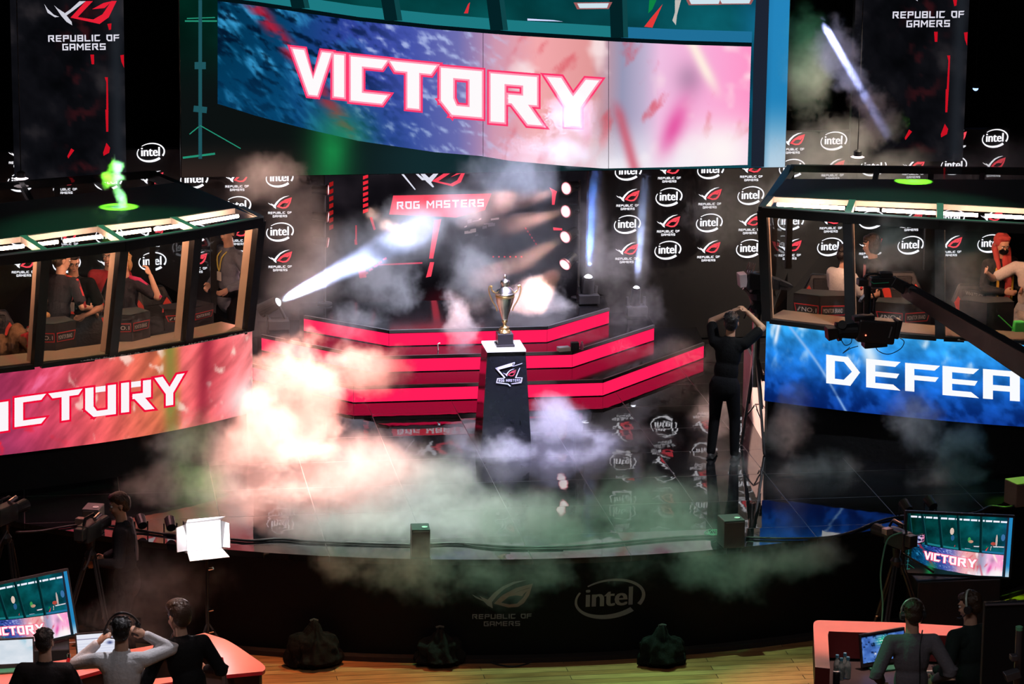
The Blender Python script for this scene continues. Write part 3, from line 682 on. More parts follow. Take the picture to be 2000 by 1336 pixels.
def booth(label, plan, zb, zt, zr, roof, base, inner, backs, tubes, floor_z, paint, words, glow, picname, endm, endp=None):
    """plan: curve of the LED band; roof/base: post tops and feet; inner: rear edge of the glazed roof strip; backs: rear roof corners"""
    b = thing('player_booth', label, 'booth', (plan[0][0], plan[0][1] + 1.2, SZ), 'glass player booths on LED bands')
    c = [V(p) for p in spline([(x, y, 0) for x, y in plan], 14)]; n = len(c) - 1
    ctr = V((sum(p[0] for p in roof) / len(roof), 3., 0))
    nrm = []
    for i in range(n + 1):
        d = (c[min(i + 1, n)] - c[max(i - 1, 0)]).normalized(); q = V((d.y, -d.x, 0)); nrm.append(q if q.y < 0 else -q)
    def at(a, h, off=0.):
        x = a * n; i = min(int(x), n - 1); t = x - i; p = c[i].lerp(c[i + 1], t) + nrm[i].lerp(nrm[i + 1], t) * off
        return V((p.x, p.y, zt + (zb - zt) * h))
    ut = [proj((p.x, p.y, zt)) for p in c]; ub = [proj((p.x, p.y, zb)) for p in c]; sg = 1 if ut[-1][0] > ut[0][0] else -1
    def ipx(tab, u): 
        xs_ = [q[0] * sg for q in tab]; return np.interp(u * sg, xs_, range(n + 1)), np.interp(u * sg, xs_, [q[1] for q in tab])
    def onband(u, v, off):
        i0, v0 = ipx(ut, u); i1, v1 = ipx(ub, u); h = (v - v0) / (v1 - v0); return at((i0 + (i1 - i0) * h) / n, h, off)
    # LED band: cabinet, picture, lettering
    mb = MB()
    for i in range(n):
        q = [at(i / n, 1, -.005), at((i + 1) / n, 1, -.005), at((i + 1) / n, 0, -.005), at(i / n, 0, -.005)]; w = [at(i / n, 1, -.14), at((i + 1) / n, 1, -.14), at((i + 1) / n, 0, -.14), at(i / n, 0, -.14)]
        mb.add(q + w, [(0, 1, 2, 3), (3, 2, 6, 7), (0, 4, 5, 1), (4, 7, 6, 5)] + ([(0, 3, 7, 4)] if i == 0 else []) + ([(1, 5, 6, 2)] if i == n - 1 else []))
    band = mb.build('led_band', BLK, b)
    mb = MB(); cols = gridmesh(mb, lambda a, h: at(a, h, .002), 260, 50, paint)
    for g, off, col in glow:
        for ch, u, v, w, h, sl in words:
            ps, lw = letter(ch, .27, .19)
            for p in ps:
                pp = [(u + q[0] / lw * w, v + (1 - q[1]) * h + q[0] / lw * w * sl) for q in p]
                polyc(mb, cols, grow(pp, g) if g else pp, lambda x, y: onband(x, y, off), col)
    mb.build('picture', ledvc(picname, 1.0), band, vc=cols)
    mb = MB()
    for i in range(n):
        q = [at(i / n, 1, -.1), at((i + 1) / n, 1, -.1)]; mb.add([q[0], q[1], V((q[1].x, q[1].y, SZ)), V((q[0].x, q[0].y, SZ))], [(0, 1, 2, 3)])
    e = at(0, 1, -.1); e2 = backs[0]
    if endp:
        pa, pb = endp; MB().prism([(0, 0), (1, 0), (1, 1), (0, 1)], lambda s, t: (pa.x + (pb.x - pa.x) * s, pa.y + (pb.y - pa.y) * s, SZ + .003 + .74 * t), lambda s, t: (pa.x + .03 + (pb.x - pa.x) * s, pa.y + (pb.y - pa.y) * s, SZ + .003 + .74 * t)).build('end_panel', endm, b)
    else: MB().prism([(0, 0), (1, 0), (1, 1), (0, 1)], lambda s, t: (e.x + (e2[0] - e.x) * s, e.y + (e2[1] - e.y) * s, SZ + .003 + (zb - SZ) * t), lambda s, t: (e.x + .03 * sg + (e2[0] - e.x) * s, e.y + (e2[1] - e.y) * s, SZ + .003 + (zb - SZ) * t)).build('end_panel', endm, b)
    mb.add([V((e.x, e.y, zb)), V((e2[0], e2[1], zb)), V((e2[0], e2[1], zt)), V((e.x, e.y, zt))], [(0, 1, 2, 3)])
    mb.build('base_skirt', mat('drape_skirt', (.012, .012, .013), .85, bump=.4, scale=9), b)
    mb = MB(); rr = random.Random(3); top = []
    for i in range(301): top.append((.006 + rr.random() * .012) if rr.random() < .55 else 0.)
    mb.add([at(i / 300, -.004, .012) + V((0, 0, k * (.003 + top[i]))) for k in (0, 1) for i in range(301)], [(i, i + 1, i + 302, i + 301) for i in range(300)])
    mb.build('clip_strip', mat('white_ties', (.7, .68, .64), .6), b)
    # inner floor, sill, rear wall
    fl = [(p.x, p.y) for p in c] + [(backs[1][0], backs[1][1]), (backs[0][0], backs[0][1])]
    MB().prism(fl, lambda x, y: (x, y + .15, floor_z), lambda x, y: (x, y + .15, floor_z - .05)).build('inner_floor', mat('booth_carpet', (.05, .045, .045), .9), b)
    mb = MB()
    for i in range(n):
        p = [at(i / n, 0, -.06), at((i + 1) / n, 0, -.06), at((i + 1) / n, 0, -.5), at(i / n, 0, -.5)]
        for k in p: k.z = zt + .03
        lo = [k - V((0, 0, .05)) for k in p]; mb.add(p + lo, [(0, 1, 2, 3), (0, 4, 5, 1), (2, 6, 7, 3)])
    mb.build('sill', PLY, b)
    # posts, rims, glass
    T = [V((x, y, zr)) for x, y in roof]; B = [V((x, y, zt + .01)) for x, y in base]; I = [V((x, y, zr)) for x, y in inner]
    for k in range(len(T)):
        d = (T[min(k + 1, len(T) - 1)] - T[max(k - 1, 0)]).normalized(); nn = V((d.y, -d.x, 0)); nn = nn if nn.y < 0 else -nn
        def bar(p, q, hw, o0, o1):
            vs = [r + d * s * hw + nn * o for r in (p, q) for o in (o0, o1) for s in (-1, 1)]
            return MB().add(vs, [(0, 1, 3, 2), (4, 6, 7, 5), (0, 4, 5, 1), (2, 3, 7, 6), (0, 2, 6, 4), (1, 5, 7, 3)])
        po = bar(B[k], T[k] - V((0, 0, .05)), .052, -.06, .03).build('post', FRAME, b)
        bar(B[k] + V((0, 0, .02)), T[k] - V((0, 0, .06)), .028, -.2, -.061).build('lit_side', TAN, po)  # inner side of the post, tan where the strip lamps light it
    def beam(p, q, w, h, m, nm, dz=0):
        d = (q - p).normalized(); s = V((-d.y, d.x, 0)) * w / 2; vs = [r + s * k + V((0, 0, dz + z)) for r in (p, q) for z in (-h, 0) for k in (-1, 1)]
        return MB().add(vs, [(0, 1, 3, 2), (4, 6, 7, 5), (0, 4, 5, 1), (2, 3, 7, 6), (0, 2, 6, 4), (1, 5, 7, 3)]).build(nm, m, b)
    for k in range(len(T) - 1):
        beam(T[k], T[k + 1], .09, .1, FRAME, 'front_rim', -.006); beam(T[k] , T[k + 1], .05, .012, RIMG, 'rim_cap', .006)
        beam(I[k], I[k + 1], .05, .06, RIMG, 'inner_rim')
        g = [B[k], B[k + 1], T[k + 1] - V((0, 0, .1)), T[k] - V((0, 0, .1))]; MB().add(g, [(0, 1, 2, 3)]).build('glass_pane', GLASS, b)
        MB().add([T[k] + V((0, 0, .002)), T[k + 1] + V((0, 0, .002)), I[k + 1] + V((0, 0, .002)), I[k] + V((0, 0, .002))], [(0, 1, 2, 3)]).build('roof_glass', GLASS, b)
        MB().box(((B[k] + B[k + 1]) / 2), ((B[k + 1] - B[k]).length - .08, .05, .05), Matrix.Rotation(math.atan2((B[k + 1] - B[k]).y, (B[k + 1] - B[k]).x), 3, 'Z')).build('bottom_rail', FRAME, b)
    for k in range(len(T)): beam(T[k], I[k], .075, .07, RIMG, 'cross_bar', .008)
    b0, b1 = V((*backs[0], zr)), V((*backs[1], zr)); pn0, pn1 = V((*backs[2], zr)), V((*backs[3], zr))
    MB().prism([(p.x, p.y) for p in I] + [(pn1.x, pn1.y), (pn0.x, pn0.y)], lambda x, y: (x, y, zr + .004), lambda x, y: (x, y, zr - .03)).build('roof_panel', ROOF, b)
    beam(T[0], b0, .09, .1, FRAME, 'end_rim'); beam(b0, b1, .08, .08, FRAME, 'rear_rim')
    for t in (.28, .62, .9): beam(pn0.lerp(pn1, t), b0.lerp(b1, t), .06, .06, FRAME, 'rear_bar')
    MB().add([pn0, pn1, b1, b0], [(0, 1, 2, 3)]).build('roof_glass', GLASS, b)
    for p, q in ((b0, (b0.x, b0.y, zt)), (b0.lerp(b1, .45), None), (T[0].lerp(b0, .42), None)):
        MB().box((p.x, p.y, (zt + zr) / 2), (.07, .07, zr - zt - .1)).build('post', FRAME, b)
    MB().add([B[0], V((b0.x, b0.y, zt)), b0 - V((0, 0, .1)), T[0] - V((0, 0, .1))], [(0, 1, 2, 3)]).build('glass_pane', GLASS, b)
    for k, (a0, a1) in enumerate(tubes):
        q = lambda a: (lambda i, t: (T[i].lerp(T[i + 1], t) * .45 + I[i].lerp(I[i + 1], t) * .55))(min(int(a), len(T) - 2), a - min(int(a), len(T) - 2))
        MB().cyl(q(a0) - V((0, 0, .03)), q(a1) - V((0, 0, .03)), .02, n=8).build('strip_light', TUBE, b)
    return b, at
def paint_left(a, h):                                # a runs from the right end to the left
    x = 1 - a * .78; x = np.clip(x, -.2, 1)
    c = ramp(x, [(0, (150, 46, 92)), (.25, (165, 56, 110)), (.45, (205, 66, 96)), (.62, (226, 92, 92)), (.74, (222, 112, 84)), (.80, (214, 120, 78)), (.815, (246, 112, 112)), (.9, (232, 92, 100)), (1, (250, 140, 140))])
    d = fbm((x * 9 + h * 1.) * 3, (h * 2 + x * 5) * 3, 5)
    c = c * (.62 + .72 * d)[..., None]
    c = mixc(c, (90, 40, 66), ss(.5, 1.1, h) * ss(.62, .2, x) * .75)
    c = mixc(c, (235, 40, 60), ss(.66, .8, fbm(x * 26, h * 7, 4)) * ss(.6, .3, x) * ss(.5, .8, h))
    c = mixc(c, (230, 140, 190), ss(.6, .8, d) * ss(.6, .3, x) * ss(.6, .2, h) * .8)
    c = mixc(c, (255, 215, 200), ss(.66, .82, fbm(x * 34, h * 5 - x * 12, 4)) * ss(.4, .6, x) * .9)
    c = mixc(c, (120, 130, 60), np.exp(-((x - .785) ** 2 / .0003)) * .75 * (.5 + d))
    c = mixc(c, (130, 30, 50), np.exp(-((x - .88 + h * .02) ** 2 / .0004)) * .7)
    return mixc(c, (255, 244, 240), np.exp(-((x - .97) ** 2 / .0022 + (h - .8) ** 2 / .05)))
def paint_right(a, h):
    c = ramp(h, [(0, (54, 160, 232)), (.35, (38, 124, 214)), (.7, (26, 84, 176)), (1, (20, 54, 130))])
    d = fbm((a * 12 - h * 1.5) * 2.2, (h * 3 + a * 3) * 2.2, 5); c = c * (.6 + .8 * d)[..., None]
    c = mixc(c, (214, 234, 250), ss(.58, .78, fbm(a * 22 + h * 2, h * 2.5 - a * 6, 4)) * ss(.75, .1, h) * .9)
    c = mixc(c, (230, 240, 255), np.exp(-((a - .045 - (.3 - h) * .05) ** 2 / .00006)) * ss(.33, .2, h))
    c = mixc(c, (150, 190, 240), np.exp(-((a - .09 - h * .22) ** 2 / .00004)) * .8)
    c = mixc(c, (225, 240, 250), np.exp(-((a - .385 - (h - .2) * .1) ** 2 / .0008)) * ss(.6, .3, h) * .9)
    return mixc(c, (10, 32, 90), ss(.55, 1, h) * ss(.6, .4, d) * .7)
LW = [('I', -3, 786, 19, 57, -.146), ('C', 28, 777, 62, 57, -.14), ('T', 94, 768, 67, 57, -.14), ('O', 166, 758, 60, 58, -.13), ('R', 236, 748, 63, 58, -.12), ('Y', 301, 738, 59, 58, -.16)]
RW = [('D', 1614, 692, 66, 56, .11), ('E', 1692, 700, 66, 56, .10), ('F', 1768, 708, 67, 55, .09), ('E', 1841, 714, 70, 57, .09), ('A', 1920, 720, 72, 58, .08), ('T', 2000, 727, 76, 58, .08)]
def P2(z, *uv): return [tuple(gz(u, v, z)[:2]) for u, v in uv]
ZL = (1.51, 2.43, 3.72); ZR = (1.64, 2.55, 3.84)
boothL, atL = booth('glass player booth on the left above a red VICTORY band', [(-2.79, .35), (-3.35, -.1), (-3.92, -.47), (-4.47, -.75), (-5.02, -.96), (-5.56, -1.15), (-6.5, -1.42)], *ZL,
    P2(3.72, (509, 424), (385, 447), (241, 470), (87, 488), (-70, 506)), P2(2.43, (486, 648), (366, 671), (219, 697), (73, 717), (-80, 735)),
    P2(3.72, (470, 404), (338, 425), (195, 441), (45, 461), (-100, 478)), P2(3.72, (295, 334), (-120, 366), (345, 357), (-120, 412)),
    [(.18, .9), (1.08, 1.4), (1.46, 1.95), (2.12, 2.6), (2.68, 2.93), (3.12, 3.9)], 1.78, paint_left, LW, [(4, .004, (240, 20, 58)), (0, .006, (252, 244, 248))], 'left_band_picture', mat('end_board_black', (.02, .02, .02), .6))
boothR, atR = booth('glass player booth on the right above a blue band of large white letters', [(2.87, -.25), (3.41, -.62), (3.91, -.92), (4.67, -1.33), (5.44, -1.66), (6.4, -1.95)], *ZR,
    P2(3.84, (1489, 404), (1656, 416), (1836, 428), (2016, 437), (2150, 444)), P2(2.55, (1498, 628), (1661, 649), (1836, 663), (2010, 671), (2140, 678)),
    P2(3.84, (1506, 384), (1665, 391), (1836, 398), (2010, 407), (2140, 414)), P2(3.84, (1545, 322), (2150, 330), (1536, 350), (2150, 352)),
    [(.12, .93), (1.06, 1.32), (1.36, 1.95), (2.04, 2.42), (2.5, 3.4)], 1.88, paint_right, RW, [(0, .006, (250, 252, 255))], 'right_band_picture', mat('end_board_white', (.7, .66, .62), .5), (gz(1492, 866, SZ), gz(1450, 792, SZ)))

# ---------------------------------------------------------------- furniture and screens inside the booths
SIGNR = mat('sign_red', (.75, .05, .05), .4); SIGNW = mat('sign_white', (.8, .78, .75), .5); HOOD = mat('hood_black', (.035, .033, .035), .55)
def hood(u, v, zf, w, h, ang, label, sign=True, Y=None):   # folded screen hood with two red framed signs
    p = gy(u, v, Y) if Y is not None else gz(u, v, zf); t = thing('monitor_hood', label, 'monitor hood', p, 'screen hoods on the booth desks')
    rz = Matrix.Rotation(ang, 3, 'Z'); X = rz @ V((1, 0, 0)); N = rz @ V((0, -1, 0))
    def pl(a, b): return lambda x, z: p + X * (a.x + (b.x - a.x) * x) + N * (a.y + (b.y - a.y) * x) + V((0, 0, z * h))
    A, B, C = V((-w / 2, 0)), V((0, .1)), V((w / 2, 0))
    mb = MB()
    for a, b in ((A, B), (B, C)):
        f = pl(a, b); mb.prism([(0, 0), (1, 0), (1, 1), (0, 1)], f, lambda x, z: f(x, z) - N * .02)
    mb.poly([p + X * A.x + N * A.y + V((0, 0, h)), p + X * B.x + N * B.y + V((0, 0, h)), p + X * C.x + N * C.y + V((0, 0, h)), p - N * .25 + X * C.x * .8 + V((0, 0, h)), p - N * .25 + X * A.x * .8 + V((0, 0, h))])
    mb.build('shell', HOOD, t)
    if sign:
        for a, b, s, x0, x1, fl in ((A, B, 'NO.1', .12, .95, 1), (B, C, 'MONITOR BRAND', .05, .88, -1)):
            f0_ = pl(a, b); f = lambda x, z, k=.004: f0_(x, z) + N * k
            m = MB(); tip = .1
            o = [(x0 - (tip if fl > 0 else 0), .72), (x1 + (0 if fl > 0 else tip), .72), (x1, .42), (x0, .42)] if True else None
            m.poly(o, f); m.cur = 1
            m.poly(grow(o, -.03), lambda x, z: f(x, z, .006)); m.cur = 2
            add_font(m, s, lambda x, z: f(x, z, .008), x0 + .2 if fl > 0 else x0 + .08, .5, x1 - .08, .13)
            if fl > 0:
                for q in EYE_W[:1] + EYE_R[:1]: m.poly([(x0 + .02 + k[0] * .14, .48 + k[1] * .16) for k in q], lambda x, z: f(x, z, .008))
            m.build('sign', [SIGNR, HOOD, SIGNW], t)
    return t
hood(105, 690, 0, .5, .34, R(14), 'black monitor hood on the desk under the two talking players', Y=-.35)
hood(252, 668, 0, .5, .32, R(20), 'black monitor hood in front of the blond player', Y=-.02)
hood(370, 640, 0, .62, .24, R(26), 'black monitor hood at the stage end of the left booth', Y=.75)
hood(1602, 640, 0, .62, .38, R(-20), 'black monitor hood in front of the player in white', Y=.0)
hood(1762, 652, 0, .62, .36, R(-8), 'black monitor hood behind the hanging crane camera', Y=-.25)
hood(1925, 650, 0, .6, .36, R(-14), 'black monitor hood without signs under the red headscarf', False, Y=-.6)
RLEA = mat('red_leather', (.8, .06, .035), .45); BLEA = mat('black_leather', (.03, .028, .028), .42, bump=.15, scale=40)
def chair_proto():
    t = thing('gaming_chair', 'black chair', 'chair', (0, 0, 0), 'black and red gaming chairs in the booths')
    MB().box((0, 0, .45), (.48, .48, .12)).build('seat', BLEA, t, bevel=.03)
    prof = [(-.2, .5), (.2, .5), (.27, .62), (.27, .82), (.2, 1.0), (.24, 1.14), (.16, 1.32), (-.16, 1.32), (-.24, 1.14), (-.2, 1.0), (-.27, .82), (-.27, .62)]
    f = lambda o: (lambda x, z: (x, .2 + (z - .5) * .22 + o + abs(x) * -.25, z))
    MB().prism(prof, f(0), f(.09)).build('backrest', BLEA, t, bevel=.02)
    MB().prism([(-.12, 1.12), (.12, 1.12), (.13, 1.28), (-.13, 1.28)], f(-.035), f(.0)).build('headrest', BLEA, t, bevel=.012)
    for s in (-1, 1):
        MB().prism([(s * .1, 1.03), (s * .19, 1.05), (s * .215, 1.13), (s * .17, 1.2), (s * .12, 1.13)], f(-.03), f(-.004)).build('red_wing', RLEA, t)
        MB().prism([(s * .2, .55), (s * .26, .64), (s * .26, .82), (s * .2, .98), (s * .18, .98), (s * .225, .82), (s * .225, .66)], f(-.02), f(.02)).build('side_bolster', RLEA, t)
        MB().box((s * .28, .02, .62), (.08, .28, .04)).build('armrest', BLEA, t, bevel=.01)
    m = MB(); eye_mark(m, lambda a, b: V(f(-.038)(-.055 + a * .11, 1.19 + b * .07)), False); m.build('mark', [SIGNW, SIGNR], t)
    MB().cyl((0, 0, .08), (0, 0, .4), .03).build('gas_post', BLK, t)
    for k in range(5):
        a = k * 1.2566; MB().tube([(0, 0, .1), (.28 * math.cos(a), .28 * math.sin(a), .06)], .02, 6).build('base_leg', BLK, t)
    return t
ch0 = chair_proto(); first = [True]
def chair(u, v, Y, zf, rz, label):                   # (u, v): top of the backrest
    p = gy(u, v, Y); loc = (p.x, p.y - .3, p.z - 1.34)
    if first[0]: first[0] = False; ch0.location = loc; ch0.rotation_euler = (0, 0, rz); ch0['label'] = label; return ch0
    return dup(ch0, loc, rz, label)
chair(171, 558, .7, 1.78, R(8), 'black gaming chair with red wings, behind the second post of the left booth')
chair(315, 558, 1.5, 1.78, R(20), 'black gaming chair beside the wall reflection in the left booth')
chair(2, 606, .6, 1.78, R(15), 'black gaming chair cut off at the outer edge of the left booth')
chair(1592, 535, 1.3, 1.88, R(-20), 'black gaming chair behind the player in the white shirt')
chair(1755, 530, .6, 1.88, R(-6), 'black gaming chair with red wings behind the crane arm')
chair(1893, 555, .3, 1.88, R(-10), 'black gaming chair with white words on its back in the right booth')

# ---------------------------------------------------------------- trophy on its pedestal
ped = thing('pedestal', 'tapered black pedestal with a glowing white top in the middle of the stage', 'pedestal', (0, .28, SZ))
zt_ = gy(988, 683, .07).z; PH = zt_ - SZ
def pedbox(w0, d0, w1, d1, z0, z1, y0f, y1f):
    vs = []
    for w, d, z, yf in ((w0, d0, z0, y0f), (w1, d1, z1, y1f)):
        vs += [(-w / 2, yf, z), (w / 2, yf, z), (w / 2, yf + d, z), (-w / 2, yf + d, z)]
    return MB().add([V(v) + V((.005, 0, 0)) for v in vs], [(3, 2, 1, 0), (4, 5, 6, 7), (0, 1, 5, 4), (1, 2, 6, 5), (2, 3, 7, 6), (3, 0, 4, 7)])
pedbox(.57, .57, .43, .44, SZ + .002, zt_ - .025, 0, .065).build('column', mat('pedestal_gloss', (.012, .013, .016), .14), ped, bevel=.004)
pedbox(.435, .46, .435, .46, zt_ - .024, zt_, .055, .055).build('light_top', led('pedestal_glow', (.88, .84, 1), 1.5), ped)
def pf(u, v, off=.004):                              # point on the sloping front face
    nrm = V((0, -PH, -.065)).normalized(); p0 = V((0, -off, SZ)); nrm = V((0, -1, .065 / PH)).normalized()
    d = ray(u, v); return CAM + d * ((p0 - CAM).dot(nrm) / d.dot(nrm))
mb = MB(); q5 = lambda x, y: pf(920 + x / 5.14, 640 + y / 5.14)
for p in ([(240, 405), (438, 345), (430, 358), (250, 412)], [(240, 405), (262, 404), (345, 500), (335, 508)], [(415, 388), (516, 355), (512, 362), (418, 392)], [(425, 372), (438, 345), (442, 352), (424, 388)],
          [(486, 404), (494, 404), (456, 498), (444, 498)], [(262, 508), (335, 503), (335, 510), (270, 516), (262, 550), (252, 556)], [(252, 556), (262, 548), (375, 562), (400, 586), (390, 590), (368, 570)], [(400, 560), (500, 545), (510, 555), (412, 568)],
          [(444, 498), (518, 500), (510, 545), (500, 545), (507, 508), (440, 505)], [(250, 412), (415, 362), (420, 385), (270, 425)]): mb.poly(p, q5)
for p in EYE_W: mb.poly([(318 + x * 135, 490 - y * 78) for x, y in p], q5)
ps, w = text_polys('ROG MASTERS', .8, .24, .24, .2)
for p in ps: mb.poly([(276 + x / w * 222, 545 - y * 26 - x / w * 4) for x, y in p], q5)
mb.cur = 1
for p in EYE_R: mb.poly([(318 + x * 135, 490 - y * 78) for x, y in p], q5)
mb.build('emblem', [mat('emblem_silver', (.62, .6, .66), .45), mat('emblem_red', (.5, .05, .08), .45)], ped)
k_ = 1 / 172 / .985; tc = V((.012, .27, zt_ + .002))
tro = thing('trophy', 'silver and gold two handled trophy cup with a lid on the glowing pedestal', 'trophy', tc)
MB().box(tc + V((0, 0, .013)), (.205, .2, .026)).box(tc + V((0, 0, .085)), (.175, .17, .118)).build('plinth', mat('trophy_plinth', (.02, .018, .022), .25), tro, bevel=.004)
GOLD = mat('trophy_gold', (1, .72, .36), .34, 1., var=0); SILV = mat('trophy_silver', (.98, .95, .88), .27, 1., var=0)
zb_ = .146; px_ = lambda y: zb_ + (1000 - y) / 7.86 * k_
L_ = lambda *pr: [(r * k_, px_(y)) for r, y in pr]
MB().lathe(L_((11.5, 1000), (11.5, 985), (9.5, 975), (10, 960), (6.5, 945), (8.5, 925), (9, 915), (4, 900), (3, 880), (3.4, 868), (3, 855), (5.2, 840), (5.4, 812)), tc).build('foot', GOLD, tro, smooth=True)
MB().lathe(L_((4.8, 815), (5.6, 790), (8, 720), (12.3, 620), (15.6, 540), (17.2, 480), (17.6, 440), (17.2, 420), (18.8, 412), (19, 402), (18.6, 396)), tc).build('bowl', SILV, tro, smooth=True)
MB().lathe(L_((18.4, 400), (17.6, 385), (15.5, 352), (11.5, 322), (8, 304), (7.2, 295), (7.6, 285), (7, 268), (8.6, 258), (9.2, 236), (8.4, 214), (5.5, 198), (2.5, 190), (1.9, 180), (2.9, 160), (2.6, 140), (1.2, 118), (.3, 114)), tc).build('lid', mat('trophy_lid', (.96, .92, .84), .26, 1., var=0), tro, smooth=True)
MB().lathe(L_((17.9, 462), (18.2, 456), (18.2, 436), (17.9, 430)), tc).build('gold_band', GOLD, tro, smooth=True)
for s in (-1, 1):
    pts = [(17.5, 400), (23, 372), (26, 330), (25, 300), (28, 288), (30.5, 320), (30, 380), (27.5, 450), (23, 530), (18, 590), (15.5, 640), (15, 672)]
    MB().tube(spline([(tc.x + s * x * k_, tc.y, tc.z + px_(y)) for x, y in pts], 4), [.007 + .004 * math.sin(i / 44 * 3.1) * 0 for i in range(45)], 8).build('handle', GOLD, tro, smooth=True)
    MB().ell(tc + V((s * 26 * k_, 0, px_(300))), (.014, .012, .016)).ell(tc + V((s * 22 * k_, 0, px_(375))), (.012, .01, .012)).build('handle_scroll', GOLD, tro, smooth=True)
for k in range(4):
    a = R(45 + 90 * k); q = tc + V((.072 * math.cos(a), .072 * math.sin(a), zb_)); MB().tube([q + V((0, 0, .0)), q + V((0, 0, .03)), q * .35 + V((tc.x, tc.y, q.z + .05)) * .65], .007, 6).build('claw_foot', GOLD, tro)

# ---------------------------------------------------------------- stage lamps
LENS = led('lamp_lens_warm', (1, .86, .84), 2.2); LENSB = led('lamp_lens_cold', (.86, .9, 1), 5.)
def par(u, v, Y, d, label, pole, power, col, ang=22, r=.078, group='lamps on the upright pipe'):
    p = gy(u, v, Y); d = V(d).normalized(); t = thing('par_lamp', label, 'stage lamp', p, group)
    MB().cyl(p - d * .2, p - d * .02, r * .8, r * 1.0, 20).build('housing', BLK, t); MB().cyl(p - d * .021, p, r * 1.12, r * 1.12, 24).build('rim', mat('lamp_rim', (.25, .1, .08), .4, .6), t)
    x, y, _ = frame(d); m = MB(); m.cyl(p + d * .001, p + d * .004, r * .97, r * .97, 24).cyl(p + d * .0045, p + d * .005, r * .8, r * .8, 24); m.m[-26:] = [1] * 26; m.build('lens', [led('lens_rose', (1, .32, .4), 1.6), LENS], t)
    q = pole - p; m = MB(); m.tube([p - d * .1 + x * r, p - d * .1 + x * (r + .03), V((pole.x, pole.y, p.z))], .01, 6).build('yoke', BLK, t)
    spot('par_beam', p + d * .03, p + d * 4, power, col, ang, .25, .05); return t
pp = gy(1131, 440, 4.9)
pipe = thing('light_stand', 'thin upright black pipe carrying four round lamps by the centre screen', 'light stand', (pp.x, 4.9, SZ + .607))
MB().tube([(pp.x, 4.9, SZ + .62), (pp.x, 4.9, gy(1131, 352, 4.9).z)], .016).build('pole', mat('pipe_black', (.08, .075, .075), .35, .6), pipe); MB().lathe([(.09, 0), (.09, .02), (.03, .03)], (pp.x, 4.9, SZ + .608)).build('base_plate', BLK, pipe)
for (u, v, d, w) in ((1106, 368, (-.75, -.64, -.02), 'topmost'), (1105, 413, (-.75, -.64, -.02), 'second from the top'), (1104, 463, (-.7, -.66, -.2), 'third from the top'), (1103, 517, (-.66, -.6, -.42), 'lowest')):
    par(u, v, 4.78, d, 'round glowing stage lamp, %s on the right hand pipe' % w, pp, 420 if w == 'lowest' else 800, (1, .5, .42), 40 if w == 'lowest' else 16)
pq = gy(634, 440, 4.9)
pipe2 = thing('light_stand', 'thin upright black pipe at the inner edge of the left logo wall', 'light stand', (pq.x, 4.9, SZ + .607))
MB().tube([(pq.x, 4.9, SZ + .62), (pq.x, 4.9, 3.05)], .016).build('pole', mat('pipe_black'), pipe2); MB().lathe([(.09, 0), (.09, .02), (.03, .03)], (pq.x, 4.9, SZ + .608)).build('base_plate', BLK, pipe2)
for (u, v, d, w) in ((641, 371, (.97, -.15, 0), 'topmost'), (641, 424, (.97, -.15, -.08), 'middle'), (641, 474, (.95, -.15, -.16), 'lowest')):
    par(u, v, 4.85, d, 'stage lamp seen edge on, %s on the left hand pipe' % w, pq, 25, (1, .6, .5), 14, .06, 'lamps on the left pipe')
def moving_head(u, v, Y, d, label, power, col, ang, r=.055, fl=.407):
    p = gy(u, v, Y); d = V(d).normalized(); t = thing('moving_head_light', label, 'stage lamp', (p.x, p.y, SZ + fl), 'moving head lights')
    fz = SZ + fl; zb = max(fz + .12, p.z - .3)
    if zb > fz + .16:
        MB().box((p.x, p.y, (fz + zb) / 2 - .05), (.1, .1, zb - fz - .1)).box((p.x, p.y, fz + .012), (.4, .4, .02)).build('stand', BLK, t)
    MB().box((p.x, p.y, zb - .05), (.26, .22, .12)).build('base', PLA, t, bevel=.01)
    x, y, _ = frame(d); c = p - d * .12
    for s in (-1, 1): MB().tube([(p.x + s * .1, p.y, zb), c + V((s * .11, 0, 0))], .018, 8).build('yoke_arm', PLA, t)
    MB().cyl(c - d * .14, c + d * .1, r * 1.5, r * 1.3, 20).build('head', PLA, t, smooth=False); MB().cyl(c + d * .1, p, r * 1.2, r * 1.15, 24).build('snout', BLK, t)
    MB().ell(p - d * r * .45, (r, r, r), 20, 12).build('lens', LENSB, t, smooth=True)
    spot('moving_beam', p + d * (r * .6 + .02), p + d * 4, power, col, ang, .3, .05); return t
BEAM0 = gy(543, 590, 4.45); BEAM1 = gy(835, 432, 3.9)
moving_head(543, 590, 4.45, (BEAM1 - BEAM0).normalized() + V((0, -.12, 0)), 'moving head lamp throwing a broad white beam up to the right', 8500, (.5, .6, 1), 13, .06)
B2 = gy(1149, 541, 4.6); moving_head(1149, 541, 4.6, gy(1162, 330, 4.4) - B2, 'moving head lamp throwing a narrow blue beam straight up', 12000, (.12, .3, 1), 5, .058, .607)
B3 = gy(1243, 562, 4.75); moving_head(1243, 562, 4.75, gy(1262, 330, 4.6) - B3, 'small moving head lamp at the foot of the right logo wall', 5000, (.4, .55, 1), 4, .045)
